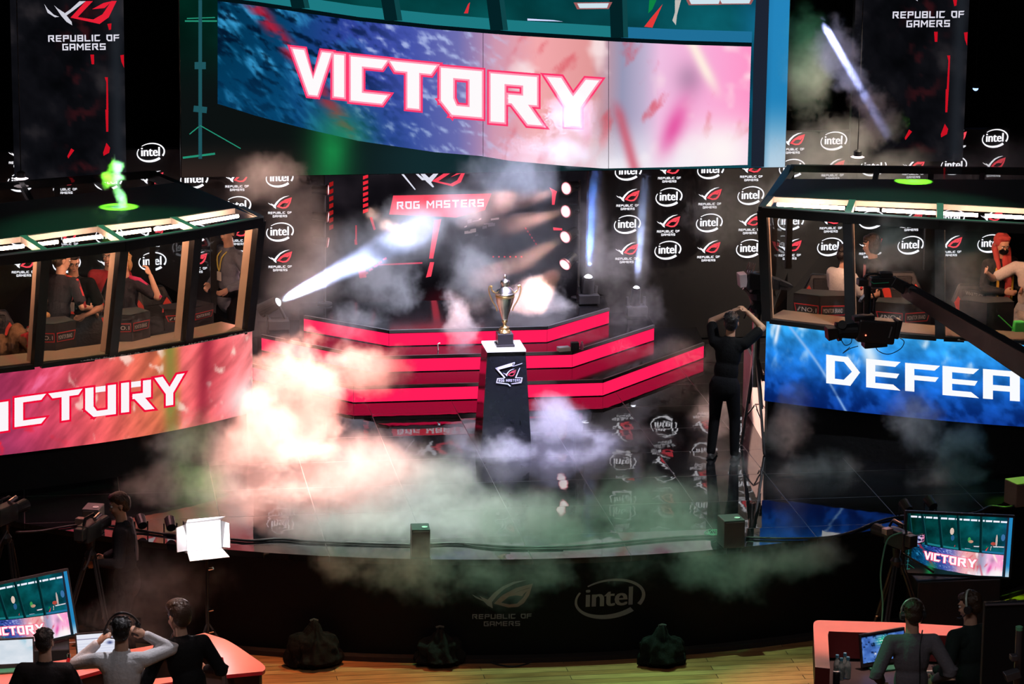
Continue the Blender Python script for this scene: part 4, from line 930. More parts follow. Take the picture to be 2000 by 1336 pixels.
# narrow overhead beams that land on the booth roofs
PL, PR = gz(232, 403, 3.73), gz(1784, 353, 3.85)
for nm, tgt, src, lab in (('profile', PL, PL + V((.15, -.2, 5.)), 'overhead profile lamp aimed down at the left booth roof'), ('profile', PR, gy(1600, 40, 1.6) + (gy(1600, 40, 1.6) - PR) * .9, 'overhead profile lamp aimed at the right booth roof')):
    t = thing('profile_lamp', lab, 'stage lamp', src, 'overhead profile lamps'); d = (tgt - src).normalized()
    MB().cyl(src - d * .4, src - d * .05, .1, .08, 16).build('housing', BLK, t); MB().cyl(src - d * .045, src - d * .04, .07, .07, 16).build('lens', LENSB, t)
    MB().tube([src - d * .25, (src.x, src.y, 9.9)], .015, 6).build('hanger', BLK, t)
    spot('green_pool_beam', tgt + V((.12, -.2, 5.)), tgt, 30000, (.2, 1, .03), 5.0, .25, .02)
    spot('white_pool_beam', src + V((.05, 0, 0)), tgt, 20000 if tgt is PL else 90000, (.42, .48, 1), 2.4 if tgt is PL else 3.0 if tgt is PL else 2.4, 1., .02)

# ---------------------------------------------------------------- along the stage edge
def stage_box(u, v, w, h, dp, rz, label, m=PLA):
    p = gz(u, v, SZ); t = thing('effect_box', label, 'effect box', p, 'boxes along the stage edge'); rot = Matrix.Rotation(rz, 3, 'Z')
    MB().box(p + rot @ V((0, dp / 2, h / 2 + .002)), (w, dp, h), rot).build('body', m, t, bevel=.008)
    c = p + rot @ V((w * .22, dp * .32, h + .003)); MB().lathe([(.03, 0), (.03, .006), (.018, .008), (.014, .002)], c, 20).build('port', mat('port_ring', (.75, .74, .7), .4), t)
    MB().box(p + rot @ V((0, -.003, h * .93)), (w * .86, .004, .01), rot).build('front_lip', GRY, t)
    return t
BOXM = mat('box_coat', (.07, .068, .07), .45)
stage_box(822, 1089, .185, .29, .22, R(-3), 'black effect box with green lit top at the stage edge, left of centre', BOXM)
stage_box(1434, 1071, .22, .29, .24, R(6), 'black effect box with a tangle of cable at the stage edge, right of centre', BOXM)
stage_box(177, 1049, .175, .29, .24, R(-16), 'black effect box with pink lit top beside the standing man', BOXM)
stage_box(2003, 990, .24, .26, .24, R(16), 'brown effect box glowing green at the right end of the stage', mat('brown_box', (.2, .12, .09), .6))
def floor_can(u, v, rz, label):
    p = gz(u, v, SZ); t = thing('floor_can', label, 'floor spotlight', p, 'small floor spotlights'); d = Matrix.Rotation(rz, 3, 'Z') @ V((0, 1, .5)).normalized()
    c = p + V((0, 0, .12)); MB().cyl(c - d * .07, c + d * .06, .05, .055, 16).build('can', BLK, t); MB().cyl(c + d * .06, c + d * .064, .05, .05, 16).build('lens', GRY, t)
    for s in (-1, 1): MB().tube([p + V((s * .065, 0, .005)), c + V((s * .065, 0, 0))], .008, 6).build('leg', BLK, t)
    MB().box(p + V((0, 0, .006)), (.15, .1, .01)).build('foot', BLK, t)
    return t
floor_can(276, 1040, .2, 'small black floor spotlight right behind the standing man'); floor_can(333, 1044, .1, 'small black floor spotlight left of the bright light panel')
floor_can(1768, 1010, .3, 'small black floor spotlight above the left corner of the right hand monitor'); floor_can(1816, 1003, .3, 'small black floor spotlight behind the middle of the right hand monitor')
RUB = mat('black_rubber', (.02, .02, .022), .45)
def cable(pts, r, label, z=SZ, m=RUB):
    o = MB().tube(spline([gz(u, v, z + r + .002) if len(q) == 0 else gz(u, v, q[0]) for u, v, *q in pts], 5), r, 6).build('cable', m, None, smooth=True)
    return tag(o, label, 'cable')
cable([(30, 1040), (80, 1037), (120, 1030), (160, 1024)], .012, 'black cable on the stage edge left of the pink lit box')
cable([(200, 1025), (232, 1029), (300, 1040), (380, 1050), (450, 1053), (490, 1056), (545, 1053), (600, 1057), (700, 1061), (804, 1064)], .014, 'thick black cable running behind the light panel to the centre left box')
cable([(840, 1063), (880, 1061), (925, 1063), (990, 1068), (1060, 1069), (1150, 1065), (1250, 1056), (1330, 1049), (1412, 1046)], .014, 'thick black cable along the stage edge between the two middle boxes')
cable([(900, 1062), (950, 1070), (1020, 1073), (1100, 1072)], .009, 'thin black cable looping below the thick one at stage centre')
cable([(1457, 1050), (1530, 1052), (1610, 1050), (1660, 1040), (1700, 1024), (1740, 1012), (1800, 1006)], .013, 'black cable across the blue letter reflections to the right monitor')
cable([(1820, 1004), (1880, 1004), (1910, 1000), (1935, 989), (1965, 991), (1985, 985), (1990, 972)], .013, 'black cable climbing to the green lit box at the right')
mb = MB(); rr = random.Random(4)
mb.tube(spline([gz(1405 + 14 * math.cos(i * 1.9) - i * .9, 1040 + 6 * math.sin(i * 1.9), SZ + .02 + .004 * (i % 5)) for i in range(22)], 4), .005, 5)
tag(mb.build('cable', mat('green_flex', (.1, .35, .22), .4), None, smooth=True), 'tangled thin cable beside the box right of centre', 'cable')
tag(MB().tube(spline([gz(u, v, .01) for u, v in [(930, 1284), (965, 1296), (1000, 1302), (1030, 1296), (1052, 1284)]], 5), .008, 6).build('cable', RUB, None, smooth=True), 'thin black cable looping on the wooden floor at the stage foot', 'cable')

# ---------------------------------------------------------------- cloth-covered floor monitors at the stage foot
def bag(u, v, w, h, dp, seed, label):
    p = gz(u, v, 0); rr = random.Random(seed); mb = MB()
    mb.cap(p + V((-w * .36, dp * .5, h * .2)), h * .2, p + V((w * .36, dp * .5, h * .2)), h * .2); mb.cap(p + V((-w * .22, dp * .5, h * .42)), h * .3, p + V((w * .2, dp * .5, h * .4)), h * .3)
    mb.cyl(p + V((0, dp * .5, h * .15)), p + V((0, dp * .55, h * .97)), w * .42, .025, 18); mb.ell(p + V((0, dp * .5, .07)), (w * .5, dp * .5, .075))
    for i in range(26):
        a = rr.random() * 6.28; q = p + V((w * .46 * math.cos(a), dp * .5 + dp * .44 * math.sin(a), .04 + rr.random() * .05)); e = p + V((w * .1 * math.cos(a), dp * .5 + dp * .1 * math.sin(a), h * (.55 + .35 * rr.random())))
        mb.cap(q, .02 + rr.random() * .018, q.lerp(e, .3 + rr.random() * .5), .012, 8)
    t = thing('covered_monitor', label, 'covered speaker', (p.x, p.y, 0), 'cloth covered lumps at the stage foot')
    cv = blob('cloth_cover', mb, .012, CLOTH, t, 1)
    for v_ in cv.data.vertices:
        q = v_.co * 9. + V((seed, 0, 0)); a = math.atan2(v_.co.x, v_.co.y - .2)
        v_.co += V((v_.co.x, v_.co.y - .15, .1)).normalized() * (.03 * mnoise.noise(q) + .016 * math.sin(a * 11 + 5 * mnoise.noise(q * .4)) + .012 * mnoise.noise(q * 2.3))
    MB().tube([p + V((-.04, dp * .55, h * .97)), p + V((0, dp * .55, h * 1.0)), p + V((.04, dp * .55, h * .97))], .012, 6).build('tie', mat('grey_cloth', (.07, .07, .07), .9), t)
    return t
bag(617, 1311, .58, .48, .34, 3, 'black cloth covered lump at the stage foot, leftmost of three'); bag(862, 1306, .5, .4, .24, 8, 'black cloth covered lump at the stage foot, left of the printed marks'); bag(1297, 1307, .5, .42, .26, 12, 'black cloth covered lump at the stage foot, right of the printed oval')

# ---------------------------------------------------------------- light panel, tripod cameras, confidence monitors
def stand(t, p, top, spread=.35, knobs=()):
    MB().tube([(p.x, p.y, .28), top], .018, 8).build('pole', BLK, t)
    for k in range(3):
        a = R(90 + 120 * k + 20); MB().tube([(p.x, p.y, .62), (p.x + spread * math.cos(a), p.y + spread * math.sin(a), .012)], .012, 6).build('leg', BLK, t)
    for z in knobs: MB().tube([(p.x + .015, p.y - .01, z), (p.x + .06, p.y - .03, z + .015)], .014, 6).build('knob', CHR, t)
lp = gy(398, 1046, -4.35)
lt = thing('studio_light', 'bright white LED studio light with barn doors on a black stand', 'studio light', (lp.x, lp.y, 0))
stand(lt, V((lp.x + .03, lp.y + .06, 0)), V((lp.x + .03, lp.y + .06, lp.z)), .4, (lp.z - .36, lp.z - .78, lp.z - 1.0))
rz = Matrix.Rotation(R(14), 3, 'Z') @ Matrix.Rotation(R(-6), 3, 'X'); LQ = lambda x, y, z: lp + rz @ V((x, y, z))
MB().box(LQ(0, .03, 0), (.38, .06, .31), rz).build('housing', mat('panel_grey', (.5, .5, .52), .4), lt); l_ = area('studio_light_beam', LQ(0, -.02, 0), LQ(-.3, -3, -.6), 9, (1, .97, 1), .33, .26); MB().box(LQ(0, -.003, 0), (.345, .004, .275), rz).build('diffuser', led('panel_white', (1, .98, 1), 1.7), lt)
DOOR = mat('door_white', (.62, .62, .65), .35)
for nm, a in (('barn_door', [(-.175, 0, -.14), (.175, 0, -.14), (.2, -.17, -.2), (-.2, -.17, -.2)]), ('barn_door', [(-.175, 0, .14), (.175, 0, .14), (.19, -.12, .2), (-.19, -.12, .2)]), ('barn_door', [(-.18, 0, -.13), (-.18, 0, .13), (-.3, -.08, .12), (-.3, -.08, -.12)]), ('barn_door', [(.18, 0, -.13), (.18, 0, .13), (.22, -.13, .12), (.22, -.13, -.12)])):
    q = [LQ(*p) for p in a]; n = (q[1] - q[0]).cross(q[2] - q[0]).normalized() * .006; MB().add(q + [x + n for x in q], [(0, 1, 2, 3), (4, 7, 6, 5), (0, 4, 5, 1), (1, 5, 6, 2), (2, 6, 7, 3), (3, 7, 4, 0)]).build(nm, DOOR, lt)
MB().tube([LQ(.2, .05, 0), LQ(.24, .06, 0), LQ(.2, .06, -.1)], .012, 6).build('tilt_knob', CHR, lt)
PINKM = mat('anodised', (.5, .35, .33), .3, .7); TPLY = mat('spreader_metal', (.3, .22, .2), .35, .7)
def tripod_camera(u, v, Y, rz, label, zhead=None, screen=False):
    p = gy(u, v, Y); H = p.z; t = thing('tripod_camera', label, 'video camera', (p.x, p.y, 0), 'video cameras on tripods'); rot = Matrix.Rotation(rz, 3, 'Z'); Q = lambda x, y, z: p + rot @ V((x, y, z)); b = V((p.x, p.y, 0))
    for k in range(3):
        a = rz + R(90 + 120 * k); f = b + V((.42 * math.cos(a), .42 * math.sin(a), .012)); m_ = b + V((.05 * math.cos(a), .05 * math.sin(a), H - .28))
        MB().tube([m_, f], .016, 6).tube([m_ + V((.03, 0, 0)), f.lerp(m_, .4) + V((.03, 0, 0))], .01, 6).build('leg', BLK, t)
        MB().tube([f.lerp(m_, .28), b + V((0, 0, H * .24))], .008, 6).build('spreader', TPLY, t); MB().ell(f.lerp(m_, .42), (.018, .018, .025), 8, 6).build('clamp', CHR, t)
    MB().lathe([(.05, -.3), (.06, -.24), (.035, -.2), (.045, -.14), (.05, -.1)], p, 14).build('fluid_head', BLK, t)
    MB().tube([Q(.04, -.04, -.16), Q(.12, -.3, -.24), Q(.13, -.42, -.27)], .011, 6).build('pan_handle', BLK, t)
    MB().box(Q(0, -.02, 0), (.13, .3, .17), rot).box(Q(0, -.2, .02), (.1, .12, .12), rot).build('body', PLA, t, bevel=.01)
    MB().cyl(Q(0, .13, 0), Q(0, .34, 0), .055, .065, 16).build('lens', BLK, t); MB().tube([Q(0, -.14, .09), Q(0, -.1, .15), Q(0, .08, .15), Q(0, .12, .09)], .013, 6).build('top_handle', BLK, t)
    MB().box(Q(-.11, .02, .08), (.09, .08, .06), rot).build('viewfinder', PINKM, t, bevel=.006); MB().cyl(Q(.05, .0, .12), Q(.05, .12, .14), .022, .022, 10).build('microphone', PINKM, t)
    if screen:
        MB().box(Q(.2, -.1, -.02), (.13, .02, .09), rot).build('field_monitor', BLK, t)
        mb = MB(); cols = gridmesh(mb, lambda a, c: Q(.14 + .12 * a, -.113, .02 - .075 * c), 10, 8, lambda a, c: mixc(ramp(a, [(0, (90, 110, 200)), (.5, (210, 200, 230)), (1, (230, 120, 160))]), (20, 30, 60), ss(.5, .6, vn(a * 9, c * 7)))); mb.build('field_picture', ledvc('field_picture', 1.), t, vc=cols)
    MB().ell(Q(.05, -.13, -.05), (.006,) * 3, 8, 6).build('tally_light', led('tally_green', (.1, 1, .4), 2., False), t)
    return t
tripod_camera(10, 1003, -4.0, R(-35), 'video camera on a tripod at the far left below the booth')
tripod_camera(176, 1036, -3.95, R(-28), 'video camera on a tripod in front of the pink lit box')
tripod_camera(1752, 1050, -4.55, R(25), 'video camera on a tripod left of the right hand monitor', screen=True)
tag(MB().tube(spline([gy(u, v, -4.7) for u, v in [(1762, 1040), (1735, 1052), (1724, 1090), (1720, 1130), (1724, 1180), (1722, 1230), (1728, 1262)]], 5), .009, 6).build('cable', mat('green_flex'), None, smooth=True), 'green tinted cable hanging beside the right tripod camera', 'cable')
def monitor(c, w, yaw, tilt, roll, label, name='floor_monitor'):
    t = thing(name, label, 'monitor', (c.x, c.y, 0), 'stage floor monitors'); h = w * .56
    rot = Matrix.Rotation(yaw, 3, 'Z') @ Matrix.Rotation(-tilt, 3, 'X') @ Matrix.Rotation(roll, 3, 'Y'); Q = lambda x, y, z: c + rot @ V((x, y, z))
    MB().box(Q(0, .035, 0), (w + .05, .06, h + .05), rot).build('bezel', PLA, t, bevel=.005)
    pic = bpy.data.objects.new('picture', PIC.data); COL.objects.link(pic); pic.parent = t
    pic.matrix_local = Matrix.Translation(Q(-w / 2, .002, -h / 2) - t.location) @ rot.to_4x4() @ Matrix.Diagonal((w, .25, h, 1))
    zl = c.z - h / 2 - .04
    MB().box((c.x, c.y + .12, zl * .5), (w * .8, .42, zl - .01)).build('flight_case', mat('case_black', (.014, .014, .015), .55), t, bevel=.01)
    MB().tube([Q(-.2, .07, -.1), (c.x - .2, c.y + .14, zl)], .02).tube([Q(.2, .07, -.1), (c.x + .2, c.y + .14, zl)], .02).build('bracket', BLK, t)
    return t
monitor(gy(1872, 1065, -4.2), 1.08, R(-3), R(8), R(3.5), 'large monitor on a black case showing the winning booth, right of the stage')
monitor(gy(44, 1197, -5.1), 1.08, R(30), R(16), R(0), 'large tilted monitor showing the winning booth, behind the left desk')

# ---------------------------------------------------------------- crane camera over the right booth
jib = thing('camera_crane', 'long black camera crane arm reaching in from the right', 'camera crane', gy(1700, 555, -3.2))
J = lambda u, v, y=-3.2: gy(u, v, y)
def plank(a, b, w, ha, hb): 
    d = (b - a).normalized(); s = V((-d.y, d.x, 0)).normalized() * w / 2; u_ = s.cross(d).normalized(); u_ = u_ if u_.z > 0 else -u_
    return MB().add([r + s * k + u_ * (h * z) for r, h in ((a, ha), (b, hb)) for z in (-.5, .5) for k in (-1, 1)], [(0, 1, 3, 2), (4, 6, 7, 5), (0, 4, 5, 1), (2, 3, 7, 6), (0, 2, 6, 4), (1, 5, 7, 3)])
ARMB = gy(2090, 764, -5.6)
plank(J(1770, 566), ARMB, .12, .13, .3).build('arm', PLA, jib, bevel=.01)
ARME = ARMB + (ARMB - J(1770, 566)) * .75; plank(ARMB, ARME, .12, .3, .34).build('rear_arm', PLA, jib, bevel=.01)
MB().cyl((ARME.x, ARME.y, .12), ARME, .09, .07, 16).build('fulcrum_post', BLK, jib); MB().box((ARME.x, ARME.y, .07), (.8, .8, .12)).build('dolly_base', BLK, jib, bevel=.02)
plank(J(1700, 551), J(1745, 550), .1, .11, .11).build('tip_box', PLA, jib, bevel=.01); plank(J(1742, 548), J(1786, 574), .11, .1, .14).build('elbow', PLA, jib, bevel=.01)
MB().box(J(1730, 535), (.12, .12, .035)).build('tip_plate', PLA, jib); MB().box(J(1684, 551), (.1, .12, .07)).build('motor_box', PLA, jib, bevel=.008)
MB().tube(spline([J(1690, 557), J(1688, 542), J(1697, 536), J(1712, 535), J(1724, 540)], 4), .012, 6).build('arm_cable', RUB, jib)
MB().tube([J(1700, 549, -3.27), J(1706, 554, -3.27), J(1736, 552, -3.27)], .005, 5).build('green_trim', mat('green_trim', (.05, .5, .25), .4), jib)
MB().tube(spline([J(1770, 556), gy(1850, 598, -3.8), gy(1930, 656, -4.5), gy(2030, 715, -5.2)], 5), .008, 6).build('guy_cable', RUB, jib)
for u, v in ((1782, 567), (1795, 580)): MB().cyl(J(u, v, -3.35), J(u, v, -3.05), .045, .045, 14).build('joint', BLK, jib)
MB().cyl(J(1694, 560), J(1693, 612), .04, .036, 16).build('drop_column', BLK, jib); MB().tube(spline([J(1702, 568), J(1708, 585), J(1706, 608)], 5), .01, 6).build('column_cable', RUB, jib)
MB().tube([J(1690, 575), J(1682, 585), J(1680, 590)], .02, 6).build('side_light', GRY, jib)
cm = thing('crane_camera', 'broadcast camera hanging from the crane arm in front of blue lettering', 'video camera', J(1700, 645))
plank(J(1672, 642), J(1745, 648), .2, .24, .24).build('body', PLA, cm, bevel=.02); plank(J(1666, 622), J(1706, 618), .12, .05, .05).build('top_plate', BLK, cm, bevel=.008)
MB().cyl(J(1672, 646), J(1640, 647), .085, .07, 18).cyl(J(1640, 647), J(1634, 648), .1, .1, 18).build('lens', BLK, cm); plank(J(1634, 648), J(1614, 651), .17, .1, .13).build('lens_hood', BLK, cm, bevel=.006)
MB().cyl(J(1645, 634, -3.3), J(1645, 634, -3.26), .045, .045, 16).build('focus_wheel', BLK, cm); MB().tube([J(1645, 646), J(1645, 634)], .008, 6).build('wheel_arm', BLK, cm)
plank(J(1685, 672), J(1730, 668), .16, .07, .07).build('base_plate', BLK, cm, bevel=.01); plank(J(1745, 640), J(1756, 642), .16, .2, .2).build('battery', PLA, cm, bevel=.015)
MB().tube([J(1738, 626, -3.1), J(1742, 640, -3.32), J(1736, 660, -3.32)], .009, 6).build('strap', GRY, cm)
MB().ell(J(1691, 655, -3.31), (.008,) * 3, 8, 6).build('tally_light', led('tally_red', (1, .15, .08), 4., False), cm)
BLC = mat('blue_wire', (.03, .2, .5), .4)
for i, pts in enumerate([[(1640, 658), (1650, 674), (1662, 670), (1664, 656)], [(1709, 672), (1715, 685), (1735, 692), (1758, 682), (1766, 668), (1757, 660)], [(1676, 676), (1660, 681), (1646, 690), (1660, 678)]]):
    MB().tube(spline([J(*p) for p in pts], 6), .005, 5).build('looped_wire', BLC, cm)

# ---------------------------------------------------------------- studio camera on stage
sp = gz(1476, 868, SZ); sc_ = thing('studio_camera', 'studio camera on a tall tripod at the right of the stage', 'video camera', sp)
SY = sp.y; s_ = lambda u, v, y=SY: gy(u, v, y)
MB().cyl(s_(1478, 610), s_(1474, 755), .045, .045, 16).build('column', mat('column_alloy', (.45, .42, .42), .25, .9), sc_)
for (u, v), (u2, v2) in (((1476, 690), (1512, 800)), ((1474, 690), (1448, 838)), ((1477, 690), (1493, 858))):
    f = gz(u2, v2 + 30, SZ + .01); MB().tube([s_(u, v), f], .017, 6).tube([s_(u + 3, v + 2), s_(u, v).lerp(f, .55) + V((.02, 0, 0))], .011, 6).build('leg', BLK, sc_); MB().tube([s_(1475, 790), s_(u, v).lerp(f, .7)], .009, 6).build('spreader', BLK, sc_)
MB().lathe([(.1, -.1), (.12, -.05), (.07, 0), (.11, .05), (.13, .12), (.09, .16)], s_(1484, 592), 18).build('fluid_head', BLK, sc_)
c0 = s_(1482, 548)
plank(s_(1457, 546), s_(1507, 552), .2, .19, .17).build('body', PLA, sc_, bevel=.015); plank(s_(1442, 547), s_(1457, 545), .16, .15, .15).build('viewfinder', mat('finder_grey', (.75, .6, .6), .4), sc_, bevel=.008)
plank(s_(1505, 552), s_(1522, 555), .14, .14, .12).build('lens', BLK, sc_, bevel=.01); plank(s_(1520, 549), s_(1545, 558), .16, .05, .03).build('hood_top', BLK, sc_); plank(s_(1520, 560), s_(1543, 562), .16, .03, .03).build('hood_bottom', BLK, sc_)
MB().tube(spline([s_(1472, 537), s_(1480, 533), s_(1500, 536), s_(1510, 541)], 4), .014, 6).build('top_handle', BLK, sc_); plank(s_(1472, 566), s_(1505, 566), .12, .04, .04).build('wedge_plate', BLK, sc_)
for k in range(4): MB().tube([s_(1456 + k * 4.3, 535), s_(1463 + k * 4, 512 + k)], .006, 6).build('antenna', PINKM, sc_)
MB().tube(spline([s_(1452, 563), s_(1462, 572), s_(1468, 585), s_(1471, 600)], 4), .02, 6).build('pan_bar', PINKM, sc_); MB().tube(spline([s_(1478, 583), s_(1465, 598), s_(1457, 612), s_(1453, 622)], 4), .009, 6).build('control_cable', RUB, sc_)
MB().tube([s_(1507, 568), s_(1505, 582)], .016, 6).build('follow_handle', PINKM, sc_)

# small round glows: two pale glowing discs and a blue lamp
for u, v, Y, c, lab in ((41, 347, 2.6, (1, .82, .86), 'small pale glowing disc hanging behind the left booth roof'), (1675, 305, 3.2, (1, .82, .82), 'small pale glowing disc hanging behind the right booth roof'), (1905, 172, 6.2, (.25, .4, 1), 'tiny blue lamp in the dark beyond the right hand banner')):
    p = gy(u, v, Y); t = thing('round_glow', lab, 'lamp', p, 'small hanging lamps'); b_ = c[0] < .5
    if b_: MB().cyl(p, p + V((0, -.02, 0)), .035, n=16).build('lens', led('lens_%d' % u, c, 3.), t)
    else: MB().lathe([(.06, 0), (.085, -.01), (.06, -.02)], p, 20).build('lens', led('lens_%d' % u, c, 2.), t)
    MB().lathe([(.05, .005), (.05, .06), (.02, .08)], p, 16).build('housing', BLK, t); MB().tube([p + V((0, 0, .07)), (p.x, p.y, 9.9)], .006, 5).build('hanger', BLK, t)

# small things left on the risers
p = gz(1103, 689, SZ + .402); t = tag(MB().box(p + V((0, .08, .03)), (.15, .1, .05), Matrix.Rotation(.2, 3, 'Z')).build('paper_pack', mat('paper_white', (.8, .78, .76), .6), None, bevel=.006), 'white pack lying on the middle riser to the right of the trophy', 'pack')
p = gz(1124, 688, SZ + .402); tag(MB().box(p + V((0, .07, .055)), (.1, .08, .11)).build('black_case', PLA, None, bevel=.01), 'small black case on the middle riser beside the white pack', 'case')
p = gz(1138, 685, SZ + .402); t = thing('pink_bottle', 'small pink bottle standing on the middle riser beside the black case', 'bottle', p + V((0, .05, 0))); MB().lathe([(.02, 0), (.022, .01), (.022, .07), (.01, .085)], p + V((0, .05, .001)), 14).build('bottle_body', mat('pink_glass', (.8, .2, .4), .25), t, smooth=True); MB().lathe([(.011, .085), (.011, .1)], p + V((0, .05, .001)), 12).build('cap', mat('paper_white'), t)
p = gz(857, 687, SZ + .402); tag(MB().tube(spline([p + V((0, .06, .002)), p + V((-.004, .06, .06)), p + V((.004, .06, .085)), p + V((.025, .06, .09))], 4), .008, 6).build('white_hook', mat('paper_white'), None, smooth=True), 'small white hook shaped piece on the middle riser left of the pedestal', 'hook')

# ---------------------------------------------------------------- people
SK1 = mat('skin_light', (.62, .36, .25), .5, scale=30); SK2 = mat('skin_tan', (.5, .27, .17), .5, scale=30)
HAIRK = mat('hair_black', (.012, .01, .01), .35, scale=80, bump=.5); HAIRB = mat('hair_brown', (.05, .026, .014), .4, scale=80, bump=.5); HAIRL = mat('hair_blond', (.42, .24, .09), .45, scale=80, bump=.5)
def cloth(n, c, r=.85): return mat('cloth_' + n, c, r, var=.18, scale=50, bump=.25)
EYEW = mat('eye_white', (.8, .78, .75), .3); EYED = mat('eye_dark', (.02, .012, .01), .2); LIP = mat('lip', (.45, .16, .13), .5); SHOE = mat('shoe_dark', (.03, .03, .03), .5)
def person(label, pos, H=1.72, yaw=0, lean=0, side=0, head=(0, 0), la=None, ra=None, top=None, sleeve='long', pants=None, hair=('short', None), skin=None, jacket=False,
           curl=(35, 35), stance=.1, face=True, hs_=1.0, twist=0, voxel=.011, legs=True, hint=None):
    """pos: point between the feet; yaw 0 looks away from the camera, 90 to the right, 180 to it. la / ra: wrist targets from each shoulder (right, forward, up)."""
    skin = skin or SK1; pos = V(pos); t = thing('person', label, 'person', pos, None)
    rz = Matrix.Rotation(R(-yaw), 3, 'Z'); tw = Matrix.Rotation(R(-twist), 3, 'Z')
    wv = lambda p: pos + rz @ V(p)
    le, si = R(lean), R(side); sp_ = V((math.sin(si), math.sin(le) * math.cos(si), math.cos(le) * math.cos(si)))
    pel = V((0, -math.sin(le) * .08 * H, .53 * H)); chest = pel + sp_ * .21 * H; sh = pel + sp_ * .285 * H; nb = pel + sp_ * .315 * H
    hu = (sp_ * .45 + V((0, 0, 1)) * .55).normalized(); hc = nb + hu * .105 * H + V((0, .012, 0))
    hr = Matrix.Rotation(R(-head[0]), 3, 'Z') @ Matrix.Rotation(R(-head[1]), 3, 'X')
    HP = lambda x, y, z: wv(hc + hr @ (V((x, y, z)) * hs_))
    fr = rz @ tw; sx = tw @ V((1, 0, 0)); sf = tw @ V((0, 1, 0))
    # skeleton
    S_ = [sh + sx * s * .105 * H for s in (-1, 1)]; Hp = [pel + V((s * .052 * H, 0, -.02 * H)) for s in (-1, 1)]
    defl = [V((-.05, .03, -.3 * H)), V((.05, .03, -.3 * H))]
    tg = [la if la is not None else defl[0], ra if ra is not None else defl[1]]
    A_, B_ = .168 * H, .15 * H; El = []; Wr = []
    for i in (0, 1):
        g = sx * tg[i][0] + sf * tg[i][1] + V((0, 0, tg[i][2])); L = min(g.length, (A_ + B_) * .995); d = g.normalized(); g = d * L
        ca = max(-1, min(1, (A_ * A_ + L * L - B_ * B_) / (2 * A_ * L))); hv = (hint[i] if hint and hint[i] else V(((-.5 if i == 0 else .5), -.5, -.7)))
        hv = sx * hv[0] + sf * hv[1] + V((0, 0, hv[2])); hv = (hv - d * hv.dot(d)).normalized()
        El.append(S_[i] + d * A_ * ca + hv * A_ * math.sqrt(max(0, 1 - ca * ca))); Wr.append(S_[i] + g)
    Kn = [V((s * (.055 * H + stance * .4), .035, .285 * H)) for s in (-1, 1)]; An = [V((s * (.045 * H + stance), -.02, .045 * H)) for s in (-1, 1)]
    def rot3(a, b, c): return rz @ tw @ Matrix((( a, 0, 0), (0, b, 0), (0, 0, c)))
    # body: one continuous skin
    m = MB()
    m.ell(wv(chest), rot3(.085 * H, .06 * H, .12 * H)); m.ell(wv(pel + sp_ * .09 * H), rot3(.078 * H, .056 * H, .1 * H)); m.ell(wv(pel), rot3(.088 * H, .062 * H, .07 * H))
    m.cap(wv(S_[0]), .032 * H, wv(S_[1]), .032 * H); m.cap(wv(nb - sp_ * .02 * H), .036 * H, wv(hc - hu * .03 * H), .031 * H)
    for i in (0, 1):
        m.cap(wv(S_[i]), .031 * H, wv(El[i]), .024 * H); m.cap(wv(El[i]), .024 * H, wv(Wr[i]), .016 * H)
        d = (Wr[i] - El[i]).normalized(); sd = (1 if i else -1); inward = (sx * -sd * .8 + sf * .2); nrm = (inward - d * inward.dot(d)).normalized(); sv = d.cross(nrm); q = .96 * H / 1.72
        m.ell(wv(Wr[i] + d * .047 * q), Matrix([[v_[k] for v_ in [rz @ (sv * .04 * q), rz @ (d * .052 * q), rz @ (nrm * .017 * q)]] for k in range(3)]), 12, 8)
        cu = R(curl[i]); bend = lambda v_, a: v_ * math.cos(a) + nrm * math.sin(a)
        for k, ln in enumerate((.074, .084, .077, .06)):
            p0 = Wr[i] + d * .088 * q + sv * (.03 - .02 * k) * q * (1 if k < 4 else 1); a = cu * .4
            for j, fr_ in enumerate((.45, .32, .25)):
                p1 = p0 + bend(d, a) * ln * fr_ * q; m.cap(wv(p0), .0088 - j * .0008, wv(p1), .0082 - j * .0008, 8); p0 = p1; a += cu
        tb = Wr[i] + d * .03 * q + sv * .032 * q; td = (d * .62 + sv * .62 + nrm * .4).normalized(); m.cap(wv(tb), .012, wv(tb + td * .035 * q), .0105, 8).cap(wv(tb + td * .035 * q), .0105, wv(tb + (td * .5 + d * .5).normalized() * .07 * q), .0085, 8)
        if legs:
            m.cap(wv(Hp[i]), .05 * H, wv(Kn[i]), .033 * H).cap(wv(Kn[i]), .032 * H, wv(An[i]), .02 * H); m.ell(wv(An[i] + V((0, .05, -.022 * H))), rot3(.024 * H, .07 * H, .022 * H))
    e = lambda c, a, b, cc: m.ell(HP(*c), rz @ hr @ Matrix.Diagonal(V((a, b, cc)) * hs_), 18, 12)
    e((0, -.008, .035), .074, .092, .08); e((0, .022, -.03), .06, .066, .085); e((0, .05, -.085), .034, .032, .028); e((0, .078, .028), .05, .02, .014); e((.028, .066, -.03), .026, .022, .024); e((-.028, .066, -.03), .026, .022, .024)
    e((0, .083, -.062), .023, .012, .011); e((0, .092, -.02), .011, .013, .026); e((0, .1, -.034), .015, .013, .01)
    for s in (-1, 1): e((s * .076, -.012, -.005), .009, .02, .031)
    blob('body', m, .0085, skin, t, 3)
